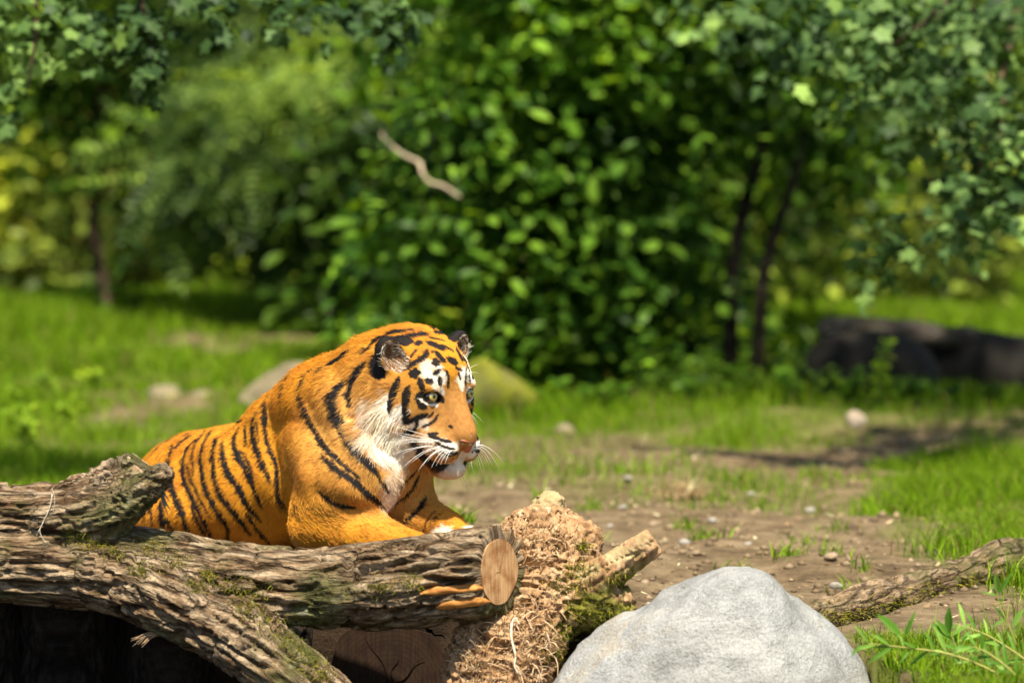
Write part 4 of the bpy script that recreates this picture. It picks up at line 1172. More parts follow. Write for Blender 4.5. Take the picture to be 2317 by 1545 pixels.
# far wood
for px, y_, r, mt, lab in ((30, 22, .12, twig_brown, 'brown trunk standing far back beside the meadow'), (110, 26, .09, twig_grey, 'slim grey trunk far back between the brown trunk and the young tree'), (2185, 14, .07, twig_brown, 'slim brown trunk behind the fallen grey log'), (2105, 16, .10, twig_brown, 'brown trunk deep in the wood beyond the dark rocks'), (830, 15, .07, twig_brown, 'reddish trunk showing through the rowan leaves'), (330, 30, .12, twig_brown, 'far brown trunk behind the slender leaning tree')):
    b = at(px, 600, y_); b[2] = float(ground_z(b[0], b[1])) - 0.05
    plant('woodland_tree', lab, 'tree', b, [(b[0] + random.uniform(-.5, .5), b[1] + random.uniform(-.3, .6), z_, .9) for z_ in (2.6, 3.2, 4.0, 4.8)], 'oval', 160, 7, 0.35, 0.16, lf_far,
          [[(*b, r * 1.2), (b[0] + .03, b[1], b[2] + .8, r), (b[0] - .05, b[1], b[2] + 2.2, r * .8), (b[0], b[1], 4.6, r * .4)]], mt)
# far thicket: reads as one mass
n = 6800
c = np.stack([rng.uniform(-9, 9, n), rng.uniform(13.6, 33, n), rng.random(n) ** 1.25 * 7.0], 1)
dens = fbm(c * 0.55, 3)
c = c[dens > -0.02]
low_gap = (c[:, 1] < 16) & (c[:, 2] > 2.2)
c = c[~low_gap]
c[:, 2] += ground_z(c[:, 0], c[:, 1])
pos = np.repeat(c, 9, 0) + rng.normal(0, .24, (len(c) * 9, 3))
M = frames(rng.standard_normal((len(pos), 3)) + np.array([0, -.3, -.3]), np.array([0, -.5, 1.0]) + rng.standard_normal((len(pos), 3)) * .5)
V, F = leaf_cloud('oval', pos, M, rng.uniform(.12, .24, len(pos)))
o = mesh_np('woodland', V, F, lf_far, None, False); tone(o, pos, 'oval', 0.7)
tag(o, 'leafy green wood closing off the view behind the meadow', 'woodland', kind='stuff')
n = 2600
c = np.stack([rng.uniform(-26, 26, n), rng.uniform(36, 46, n), rng.random(n) * 14], 1); c[:, 2] += ground_z(c[:, 0], c[:, 1])
pos = np.repeat(c, 8, 0) + rng.normal(0, .7, (len(c) * 8, 3))
M = frames(rng.standard_normal((len(pos), 3)), np.array([0, -.8, .8]) + rng.standard_normal((len(pos), 3)) * .5)
V, F = leaf_cloud('oval', pos, M, rng.uniform(.5, 1.0, len(pos)))
lf_back = G('sunlit far leaf', (0.055, 0.09, 0.012), (0.11, 0.16, 0.02), (0.21, 0.27, 0.035))
o = mesh_np('treeline', V, F, lf_back, None, False); tone(o, pos, 'oval', 0.3)
tag(o, 'yellowish green far trees glimpsed through the gaps', 'trees', kind='stuff')

lf_olive = G('olive leaf', (0.04, 0.065, 0.008), (0.09, 0.13, 0.016), (0.19, 0.23, 0.03))
lf_brown = G('brownish leaf', (0.03, 0.048, 0.008), (0.06, 0.085, 0.014), (0.11, 0.15, 0.02))
plant('leafy_shrub', 'yellowish airy shrub far back beside the tall reeds', 'shrub', on_plane(70, 660),
      [bl(40, 430, 13.0, .30), bl(120, 590, 12.8, .24), bl(-60, 590, 12.8, .30), bl(130, 400, 13.2, .30), bl(20, 300, 13.2, .36), bl(200, 500, 13.2, .26), bl(330, 600, 13.0, .2), bl(430, 620, 13.2, .2)],
      'oval', 330, 7, 0.22, 0.10, lf_olive, [st((70, 690, 14.5, .025), (60, 500, 14.5, .02), (50, 320, 15.0, .012))], twig_brown, shell=0.3)
plant('leafy_shrub', 'brownish olive shrub showing through the gap behind the leaning dark stems', 'shrub', on_plane(1950, 700),
      [bl(1800, 560, 12.5, .34), bl(1920, 480, 12.8, .36), bl(2050, 560, 12.6, .32), bl(1880, 380, 13.0, .40), bl(2080, 400, 13.2, .42), bl(2200, 520, 13.0, .36), bl(1760, 430, 13.0, .35), bl(2000, 640, 12.4, .15), bl(2250, 630, 12.6, .2)],
      'oval', 520, 7, 0.22, 0.10, lf_brown, [st((1950, 720, 12.6, .03), (1960, 560, 12.6, .025), (1940, 380, 12.9, .015)), st((2080, 720, 12.8, .035), (2090, 560, 12.8, .03), (2110, 330, 13.0, .02))], twig_brown, shell=0.35)
# dry reeds at the far side of the meadow
n = 900
x = rng.uniform(-4.2, -1.6, n); y = rng.uniform(12.8, 14.5, n)
k = rng.random(n) < smooth(-0.5, 0.3, fbm(np.stack([x * 1.5, y * 1.5, x * 0], 1), 2))
reed = leaf_mat('dry reed', (0.07, 0.09, 0.02), (0.19, 0.18, 0.05), (0.36, 0.32, 0.08), 'island', 0.7, 0.3, (1.2, 1.1, 0.7))
blades('reeds', x[k], y[k], rng.uniform(0.4, 1.7, k.sum()), rng.uniform(0.003, 0.009, k.sum()), reed, 0.35, 'tall dry tan reeds behind the meadow', 'reeds')
# willow shoots on the bank
wm = leaf_mat('willow leaf', (0.07, 0.17, 0.02), (0.12, 0.26, 0.03), (0.20, 0.34, 0.06), 'object', 0.4, 0.35)
wst = Mat('willow stem', 0.6, 0.2).color((0.30, 0.28, 0.07)).m
V0, F0 = PROTO['lance']
lme = bpy.data.meshes.new('leaf'); lme.from_pydata([tuple(v) for v in V0], [], [tuple(int(i) for i in f) for f in F0]); lme.materials.append(wm)
V0, F0 = PROTO['oval']
ome = bpy.data.meshes.new('broad_leaf'); ome.from_pydata([(v[0], v[1] * .62, v[2]) for v in V0], [], [tuple(int(i) for i in f) for f in F0]); ome.materials.append(wm)
def shoot(label, rows, leaves, n_auto, l0):
    b = at(*rows[0][:2], rows[0][2])
    t = empty('willow_shoot', tuple(b)); tag(t, label, 'plant')
    p = spline(np.array(st(*rows)), 30)
    V, F = tube(p[:, :3], p[:, 3], 6); mesh_np('stem', np.array(V), F, wst, t)
    items = []
    for i in range(n_auto):
        k = 3 + int(26 * (i + .5) / n_auto)
        tg = p[min(k, 29), :3] - p[k - 1, :3]; tg /= np.linalg.norm(tg)
        s = (-1) ** i
        sd = np.cross(tg, [0, -1, 0]); sd /= np.linalg.norm(sd)
        ax = tg * random.uniform(.5, 1.0) + sd * s * random.uniform(.35, .9) + np.array([0, random.uniform(-.5, .5), random.uniform(-.1, .5)])
        items.append((p[min(k, 29), :3], ax, l0 * random.uniform(.6, 1.2), lme))
    for (a, b2, c_), (d, e), kind in leaves:
        p0 = at(a, b2, c_); p1 = at(d, e, c_ - .01)
        items.append((p0, p1 - p0, np.linalg.norm(p1 - p0), ome if kind else lme))
    for p0, ax, l, me in items:
        M = frames(np.array([ax]), np.array([[random.gauss(0, .3), -1.0, .75]]))[0]
        o = bpy.data.objects.new('leaf', me); COL.objects.link(o); o.parent = t
        o.matrix_basis = Matrix.Translation(Vector(p0) - t.location) @ Matrix(M.tolist()).to_4x4() @ Matrix.Scale(float(l), 4)
yw = -0.92
shoot('upright willow shoot crowned by one broad leaf beside the fallen branch', [(2300, 1460, yw, .0018), (2285, 1420, yw, .0016), (2262, 1370, yw, .0014), (2255, 1335, yw, .001)], [((2258, 1340, yw), (2252, 1296, 0)[:2], 1), ((2258, 1345, yw), (2290, 1292), 0), ((2256, 1346, yw), (2222, 1338), 0), ((2275, 1400, yw), (2240, 1420), 0), ((2290, 1420, yw), (2317, 1375), 1)], 4, .045)
shoot('arching willow shoot reaching low across the grass from the bank edge', [(2360, 1590, yw, .003), (2250, 1520, yw, .0026), (2150, 1480, yw, .0022), (2050, 1465, yw, .0016), (1935, 1452, yw, .0008)], [((2040, 1440, yw), (1985, 1388), 1), ((2046, 1442, yw), (2072, 1380), 0), ((2020, 1462, yw), (1960, 1500), 0)], 22, .055)
shoot('small willow sprig with paired oval leaves in the bank grass', [(2190, 1540, yw + .05, .0018), (2165, 1470, yw + .05, .0015), (2150, 1430, yw + .05, .001)], [((2148, 1434, yw + .05), (2147, 1372), 1), ((2146, 1440, yw + .05), (2118, 1400), 1), ((2146, 1444, yw + .05), (2108, 1412), 1), ((2150, 1440, yw + .05), (2200, 1405), 0)], 8, .05)
shoot('leafy willow shoot drooping at the corner of the bank', [(2340, 1600, yw - .05, .003), (2300, 1530, yw - .05, .0025), (2240, 1480, yw - .05, .002), (2200, 1462, yw - .05, .001)], [], 16, .06)
shoot('slim willow shoot with grey green leaves tangled among the drooping one', [(2400, 1560, yw + .1, .003), (2330, 1500, yw + .1, .0025), (2240, 1440, yw + .1, .002), (2160, 1410, yw + .1, .001)], [], 16, .055)
# ================================================================== the tiger
def head_axes(yaw, pitch, roll):
    y, p = R(yaw), R(pitch)
    f = np.array([math.cos(y) * math.cos(p), -math.sin(y) * math.cos(p), math.sin(p)])
    r0 = np.array([-math.sin(y), -math.cos(y), 0.0])
    u0 = np.cross(f, r0)
    if u0[2] < 0: u0 = -u0
    ro = R(roll)
    r = r0 * math.cos(ro) + u0 * math.sin(ro)
    u = u0 * math.cos(ro) - r0 * math.sin(ro)
    return np.stack([f, r, u], 1)

HROT = head_axes(46, -20, -1)
HPOS = at(1011, 889, -0.10)
HMID = HPOS + HROT @ np.array([-0.02, 0, -0.02])

def H(f, r, u):
    return HPOS + HROT @ np.array([f, r, u])

def to_head(p):
    return (p - HPOS) @ HROT

class Both:
    """the whole body on a coarse grid and the head again on a fine one"""
    def __init__(self, *fields): self.fs = fields
    def ball(self, *a, **k):
        for f in self.fs: f.ball(*a, **k)
    def cone(self, *a, **k):
        for f in self.fs: f.cone(*a, **k)

TB = Field((-1.02, -0.42, 0.02), (0.02, 1.35, 0.78), 0.0060)
TH = Field(HMID - 0.215, HMID + 0.215, 0.0030)
T = Both(TB, TH)
# trunk
AX = at(760, 1065, 0.10) - at(440, 1110, 0.80); AX /= np.linalg.norm(AX)
SIDE = np.cross(AX, [0, 0, 1.0]); SIDE /= np.linalg.norm(SIDE)      # towards the flank that shows
UPV = np.cross(SIDE, AX)
BROT = np.stack([AX, SIDE, UPV], 1)
T.ball(at(458, 1110, 0.76), (0.20, 0.165, 0.145), BROT, 0.05)         # pelvis
T.ball(at(535, 1098, 0.52), (0.24, 0.180, 0.148), BROT, 0.06)         # loin
T.ball(at(625, 1098, 0.30), (0.26, 0.190, 0.155), BROT, 0.06)         # ribs
T.ball(at(775, 1055, 0.14), (0.17, 0.165, 0.175), BROT, 0.06)         # chest
T.ball(at(505, 1170, 0.42), (0.30, 0.205, 0.095), BROT, 0.07)         # belly on the ground
# haunch, hind leg, tail
T.ball(at(410, 1135, 0.58), (0.17, 0.095, 0.135), BROT, 0.07)
T.cone(at(440, 1215, 0.42), at(380, 1215, 0.60), 0.06, 0.06, 0.06)
T.cone(at(400, 1235, 0.52), at(520, 1245, 0.30), 0.045, 0.04, 0.03)
q = [at(440, 1090, 0.98), at(420, 1140, 1.12), at(480, 1165, 1.20), at(590, 1170, 1.16), at(680, 1175, 1.02)]
for a, b in zip(q[:-1], q[1:]):
    T.cone(a, b, 0.045, 0.038, 0.03)
# withers, neck
T.ball(at(735, 950, 0.17), (0.13, 0.105, 0.115), BROT, 0.06)
T.ball(at(650, 975, 0.24), (0.13, 0.10, 0.095), BROT, 0.06)
T.cone(at(750, 928, 0.15), at(860, 868, 0.05), 0.118, 0.112, 0.06)
T.cone(at(800, 1000, 0.08), at(885, 905, 0.02), 0.145, 0.125, 0.06)
T.cone(at(850, 1060, 0.02), at(900, 960, -0.01), 0.112, 0.10, 0.05)   # throat
# near shoulder and foreleg
T.ball(at(745, 1000, 0.00), (0.115, 0.065, 0.145), BROT, 0.05)
T.ball(at(768, 1090, -0.05), (0.115, 0.085, 0.12), BROT, 0.05)
T.cone(at(805, 1085, -0.09), at(724, 1178, -0.05), 0.098, 0.072, 0.05)
T.cone(at(722, 1190, -0.07), at(850, 1224, -0.15), 0.064, 0.054, 0.03)
T.cone(at(850, 1224, -0.15), at(960, 1258, -0.20), 0.054, 0.045, 0.03)
T.ball(at(1000, 1268, -0.22), (0.075, 0.05, 0.038), head_axes(35, -5, 0), 0.02)
# far foreleg
T.cone(at(890, 1075, 0.02), at(915, 1165, 0.06), 0.082, 0.072, 0.04)
T.cone(at(925, 1170, 0.04), at(1005, 1200, -0.06), 0.066, 0.050, 0.03)
pr = head_axes(40, -4, 0)
pc = at(1046, 1220, -0.11)
T.ball(pc, (0.062, 0.046, 0.034), pr, 0.02)
for s in (-1.5, -0.5, 0.5, 1.5):
    T.ball(pc + pr @ np.array([0.045 - 0.006 * abs(s), 0.021 * s, -0.002]), (0.027, 0.0125, 0.023), pr, 0.006)

# ---- head
def hb(f, r, u, rad, k=0.02, cut=False, rot=None, both=True):
    for s in ((1, -1) if (both and r) else (1,)):
        m = HROT if rot is None else HROT @ rot(s)
        T.ball(H(f, r * s, u), rad, m, k, cut)

def hc(a, b, ra, rb, k=0.02, cut=False):
    for s in ((1, -1) if (a[1] or b[1]) else (1,)):
        T.cone(H(a[0], a[1] * s, a[2]), H(b[0], b[1] * s, b[2]), ra, rb, k, cut)

def tilt(pitch=0, yaw=0, roll=0):
    def make(s):
        return np.array(Matrix.Rotation(R(yaw * s), 3, 'Z') @ Matrix.Rotation(R(pitch), 3, 'Y') @ Matrix.Rotation(R(roll * s), 3, 'X'))
    return make

hb(-0.085, 0, 0.023, (0.105, 0.092, 0.074), 0.04)            # cranium
hb(-0.045, 0, 0.037, (0.065, 0.064, 0.049), 0.03)            # forehead
hb(-0.050, 0.062, -0.035, (0.068, 0.042, 0.062), 0.035)      # cheekbone
hb(-0.014, 0.052, 0.020, (0.034, 0.026, 0.016), 0.018)       # brow
hc((-0.02, 0, -0.010), (0.066, 0, -0.072), 0.044, 0.038, 0.028)   # bridge
hc((0.015, 0, 0.006), (0.089, 0, -0.060), 0.025, 0.021, 0.018)    # bridge top
hb(0.056, 0.031, -0.105, (0.046, 0.032, 0.034), 0.010)       # whisker pads
hb(0.092, 0, -0.074, (0.020, 0.021, 0.018), 0.010)           # nose
hb(0.066, 0, -0.152, (0.034, 0.030, 0.024), 0.014)           # chin
hc((-0.07, 0.052, -0.100), (0.040, 0.014, -0.147), 0.044, 0.027, 0.03)   # jaw
hc((-0.05, 0.052, -0.060), (0.045, 0.030, -0.105), 0.044, 0.034, 0.03)   # cheek
hb(-0.105, 0.075, -0.060, (0.050, 0.050, 0.085), 0.04)       # ruff
hb(-0.115, 0.062, -0.115, (0.050, 0.043, 0.050), 0.04)
hb(-0.075, 0.088, -0.095, (0.045, 0.042, 0.065), 0.03)
hb(-0.060, 0.072, -0.130, (0.042, 0.036, 0.042), 0.03)
hc((-0.13, 0, 0.0), (-0.17, 0, -0.05), 0.10, 0.11, 0.05)
# eyes, mouth
eye_rot = tilt(pitch=0, yaw=22, roll=14)
hb(0.016, 0.056, -0.002, (0.020, 0.0180, 0.0100), 0.008, True, eye_rot)
hc((0.104, 0, -0.096), (0.097, 0, -0.126), 0.004, 0.004, 0.005, True)
for a, b in (((0.104, 0.0, -0.131), (0.078, 0.034, -0.139)), ((0.078, 0.034, -0.139), (0.035, 0.060, -0.131)), ((0.035, 0.060, -0.131), (0.010, 0.072, -0.118))):
    hc(a, b, 0.0055, 0.0055, 0.006, True)
# ears
ear = tilt(pitch=-10, yaw=14, roll=-34)
EAR = np.array([-0.100, 0.100, 0.056])
hb(*EAR, (0.024, 0.036, 0.047), 0.014, False, ear)
hb(*(EAR + ear(1) @ np.array([0.026, 0, 0.006])), (0.029, 0.028, 0.037), 0.008, True, ear)

v1, q1 = TB.mesh()
v2, q2 = TH.mesh()
RH = 0.19
q1 = q1[np.linalg.norm(v1[q1].mean(1) - HMID, axis=1) > RH]
q2 = q2[np.linalg.norm(v2[q2].mean(1) - HMID, axis=1) < RH + 0.004]
tv = np.concatenate([v1, v2]); tq = np.concatenate([q1, q2 + len(v1)])
used = np.zeros(len(tv), bool); used[tq.ravel()] = True
remap = np.cumsum(used) - 1
tv = tv[used]; tq = remap[tq]
tn = vert_normals(tv, tq)
# muscle and loose skin: shallow hollows and swellings along lines on the hide
def skin_line(pts, width, depth):
    global tv
    bv = BVHTree.FromPolygons([tuple(v) for v in tv], [tuple(int(i) for i in f) for f in tq]) if skin_line.bv is None else skin_line.bv
    skin_line.bv = bv
    P = []
    for x, y in spline(np.array(pts, float), 4 * len(pts)):
        h = bv.ray_cast(Vector(CAM), Vector(ray(226 + 0.413 * x, 679 + 0.413 * y)).normalized())
        if h[0] is not None: P.append(np.array(h[0]))
    P = np.array(P)
    b = np.where(np.all((tv > P.min(0) - 3 * width) & (tv < P.max(0) + 3 * width), axis=1))[0]
    d = np.min(np.stack([np.linalg.norm(tv[b] - p, axis=1) for p in spline(P, 40)]), 0)
    tv[b] -= tn[b] * (depth * np.exp(-(d / width) ** 2))[:, None]
skin_line.bv = None
for pts, w, d in (
    ([(905, 620), (925, 760), (955, 900), (985, 1060), (1055, 1210)], 0.024, 0.011),
    ([(1130, 560), (1190, 700), (1280, 830), (1400, 960), (1540, 1090)], 0.024, 0.008),
    ([(1190, 1050), (1290, 1120), (1420, 1150), (1540, 1180)], 0.022, 0.008),
    ([(960, 700), (1040, 650), (1120, 690), (1180, 780)], 0.022, 0.008),
    ([(990, 560), (1040, 520), (1080, 470)], 0.035, -0.010),
    ([(1060, 760), (1100, 900), (1130, 1000)], 0.040, -0.010),
    ([(1300, 640), (1350, 760), (1450, 880)], 0.03, -0.006),
    ([(760, 800), (830, 1000), (900, 1180)], 0.035, 0.006),
    ([(640, 800), (660, 1000), (740, 1200)], 0.03, -0.004),
    ([(430, 870), (450, 1020), (520, 1200)], 0.03, 0.006)):
    skin_line(pts, w, d)
tv += tn * (0.0035 * fbm(tv * 14, 2) * smooth(0.16, 0.26, np.linalg.norm(tv - HMID, axis=1)))[:, None]
tn = vert_normals(tv, tq)
# ---- coat: stripes and pale fields are curves and blobs lying on the hide
bvh = BVHTree.FromPolygons([tuple(v) for v in tv], [tuple(int(i) for i in f) for f in tq])

def hide(px, py):
    h = bvh.ray_cast(Vector(CAM), Vector(ray(px, py)).normalized())
    return None if h[0] is None else np.array(h[0])

def body_sk(x, y): return 226 + 0.413 * x, 679 + 0.413 * y       # measured on an enlargement of the flank
def head_sk(x, y): return 780 + x / 3.6775, 700 + y / 3.6775      # measured on an enlargement of the head

BODY_STRIPES = [
 (14, [(1045,405),(1005,480),(995,585)]),
 (22, [(1205,355),(1130,410),(1095,480),(1110,570),(1160,690),(1230,800),(1330,900),(1430,980)]),
 (26, [(1380,265),(1320,310),(1230,365),(1195,400)]),
 (16, [(1560,195),(1490,240),(1440,295)]),
 (22, [(1690,165),(1600,180),(1510,228)]),
 (30, [(1465,340),(1400,410),(1365,500),(1370,590)]),
 (42, [(1345,440),(1290,510),(1280,590),(1320,690),(1380,790),(1450,870),(1520,950)]),
 (12, [(1500,930),(1550,1000),(1590,1060)]),
 (26, [(1215,850),(1300,930),(1400,1000),(1480,1070),(1550,1130)]),
 (18, [(1190,1040),(1250,1090),(1310,1120),(1405,1138)]),
 (8, [(960,1050),(990,1130),(1060,1210)]),
 (15, [(950,475),(910,560),(915,690)]),
 (6, [(952,530),(950,630)]),
 (18, [(900,575),(895,640),(920,790),(965,900),(970,970),(985,1080),(1060,1215)]),
 (26, [(865,610),(835,690),(850,800),(890,900),(935,1005)]),
 (12, [(868,640),(862,700),(870,780)]),
 (14, [(800,670),(795,740),(805,795)]),
 (24, [(768,692),(735,760),(750,840),(800,930),(830,1000),(890,1140)]),
 (14, [(770,820),(820,900),(850,1000)]),
 (26, [(670,775),(675,870),(710,960),(760,1030),(800,1110),(880,1210)]),
 (25, [(785,652),(700,692),(640,760),(620,860),(630,980),(670,1080),(740,1170),(830,1290)]),
 (26, [(690,668),(610,722),(560,820),(560,950),(590,1060),(640,1150),(690,1230),(705,1310)]),
 (15, [(600,695),(530,780),(510,850),(515,960)]),
 (25, [(540,760),(480,810),(455,900),(465,990),(510,1090),(560,1190),(620,1310)]),
 (14, [(475,890),(510,1000),(560,1110),(610,1200)]),
 (20, [(500,1130),(540,1220),(590,1310)]),
 (26, [(400,790),(380,880),(370,940),(400,1040),(440,1140),(480,1250),(500,1300)]),
 (30, [(500,738),(440,780),(420,810)]),
 (18, [(550,690),(480,735),(400,790),(340,850),(310,900)]),
 (20, [(430,740),(340,790),(280,850)]),
 (30, [(330,1100),(340,1180),(350,1250)]),
 (18, [(355,1190),(420,1270)]),
 (18, [(270,1120),(290,1230)]),
 (14, [(235,1150),(245,1215)]),
 (16, [(800,1160),(860,1250),(935,1340)]),
 (24, [(790,1330),(780,1355)]),
 (10, [(620,690),(560,722)]),
 (18, [(1750,960),(1700,1050),(1600,1130)]),
 (20, [(1785,1080),(1740,1150),(1660,1220)]),
 (10, [(1740,930),(1680,990),(1640,1020)]),
 (8, [(1835,1150),(1785,1220),(1770,1290)]),
 (7, [(1870,1160),(1815,1210),(1800,1250)]),
]
HEAD_STRIPES = [
 (24, [(340,222),(430,192),(530,185)]),
 (28, [(135,372),(190,330),(240,265),(310,222)]),
 (24, [(0,385),(40,345),(65,318)]),
 (30, [(545,168),(590,180)]),
 (16, [(600,330),(570,370),(545,400)]),
 (42, [(450,570),(400,700),(385,800),(390,880)]),
 (46, [(535,640),(510,720),(505,820),(515,900),(500,945)]),
 (30, [(500,950),(570,912),(640,890),(690,870)]),
 (20, [(605,905),(600,960),(590,1005)]),
 (14, [(740,850),(720,880),(690,900)]),
 (17, [(780,870),(740,930),(690,960),(640,980)]),
 (74, [(588,500),(585,530),(592,560)]),
 (34, [(620,570),(640,640),(655,690)]),
 (42, [(640,690),(622,740),(640,790),(680,822)]),
 (32, [(690,330),(670,390),(610,430),(560,460),(480,510)]),
 (40, [(505,245),(560,222),(640,205),(700,207)]),
 (36, [(590,292),(640,265)]),
 (44, [(690,272),(760,300),(840,332)]),
 (17, [(705,235),(780,246),(835,262)]),
 (20, [(810,292),(860,320),(910,355)]),
 (30, [(728,348),(740,355)]),
 (30, [(760,350),(800,400),(840,440)]),
 (44, [(855,405),(900,428),(940,445)]),
 (56, [(738,450),(790,436)]),
 (28, [(740,545),(800,500)]),
 (26, [(790,560),(797,640)]),
 (16, [(840,500),(862,560),(860,660)]),
 (36, [(670,590),(740,607)]),
 (18, [(920,482),(980,512)]),
 (14, [(945,520),(965,590)]),
 (24, [(755,680),(790,730),(825,775)]),
 (26, [(690,1030),(740,1060),(820,1090),(890,1105)]),
 (18, [(740,1092),(800,1130),(870,1155),(920,1162)]),
 (22, [(710,1035),(780,1030)]),
 (16, [(865,965),(900,985)]),
 (40, [(380,960),(430,1000),(520,1012),(590,1000)]),
 (12, [(850,1190),(900,1195),(950,1185)]),
 (10, [(800,1180),(860,1215),(930,1205)]),
]
PALE = [  # sketch, x, y, radius in metres, strength
 ('h',770,570,.021,1),('h',690,530,.016,.8),('h',710,470,.016,.6),('h',440,860,.020,.95),('h',470,930,.012,.7),('h',640,935,.016,.6),('h',560,960,.012,.6),
 ('h',330,780,.022,.8),('h',330,900,.030,1),('h',280,960,.028,1),('h',290,1060,.032,1),('h',300,1130,.036,1),('h',400,1100,.045,1),('h',420,1220,.040,.95),('h',330,1230,.030,.9),('h',500,1150,.03,.8),('h',210,850,.03,.6),
 ('h',900,1150,.015,.9),('h',830,1175,.018,.8),('h',980,1200,.016,.9),('h',1050,1170,.022,.95),('h',900,1330,.030,.72),('h',960,1290,.020,.72),('h',700,1140,.020,.4),
 ('h',800,690,.010,.8),('h',990,560,.020,1),('h',735,775,.008,1),('h',690,735,.007,1),('h',540,1110,.030,.6),('h',640,1110,.02,.5),
 ('b',1605,1110,.030,.75),('b',1620,1000,.04,.5),('b',1610,1060,.035,.6),('b',1890,1265,.016,.8),('b',1840,1290,.014,.8),('b',2030,1245,.018,1),

]

def curve3(sk, pts, n):
    out = []
    for x, y in spline(np.array(pts, float), n):
        p = hide(*sk(x, y))
        if p is not None and (not out or np.linalg.norm(p - out[-1]) < 0.12):
            out.append(p)
    return np.array(out)

STR = []
MIDB = at(600, 1090, 0.40)
def mirror_body(p):
    d = (p - MIDB) @ SIDE
    return p - 2 * d[:, None] * SIDE
def mirror_head(p):
    q = to_head(p); q[:, 1] *= -1
    return q @ HROT.T + HPOS
for w, pts in BODY_STRIPES:
    c = curve3(body_sk, pts, 6 + 3 * len(pts))
    if len(c) > 2:
        STR.append((c, 0.413e-3 * w / 2, 'b'))
        if pts[0][0] < 1100 and pts[0][1] > 420:
            STR.append((np.array([np.array(bvh.find_nearest(Vector(p))[0]) for p in mirror_body(c)]), 0.413e-3 * w / 2, 'b'))
for w, pts in HEAD_STRIPES:
    c = curve3(head_sk, pts, 4 + 3 * len(pts))
    if len(c) > 1:
        STR.append((c, w / 3677.5 / 2, 'h'))
        if to_head(c)[:, 1].mean() > 0.022:
            STR.append((np.array([np.array(bvh.find_nearest(Vector(p))[0]) for p in mirror_head(c)]), w / 3677.5 / 2, 'h'))
PAL = []
for k, x, y, r, s in PALE:
    p = hide(*(head_sk if k == 'h' else body_sk)(x, y))
    if p is None: continue
    PAL.append((p, r, s))
    if k == 'h' and to_head(p)[1] > 0.02:
        PAL.append((mirror_head(p[None])[0], r, s))

def near_curve(p, c):
    """distance to a polyline and the place 0..1 along it"""
    best = np.full(len(p), 9.0); tt = np.zeros(len(p)); m = len(c) - 1
    for i in range(m):
        ab = c[i + 1] - c[i]; L = ab @ ab + 1e-12
        t = np.clip(((p - c[i]) @ ab) / L, 0, 1)
        d = np.linalg.norm(p - c[i] - t[:, None] * ab, axis=1)
        b = d < best
        best[b] = d[b]; tt[b] = (i + t[b]) / m
    return best, tt

ORANGE = np.array([0.54, 0.225, 0.012]); DEEP = np.array([0.40, 0.125, 0.006]); TAN = np.array([0.54, 0.30, 0.085])
CREAM = np.array([0.88, 0.80, 0.66]); INK = np.array([0.012, 0.009, 0.008])

def lerp(a, b, t): return a * (1 - t[:, None]) + b * t[:, None]

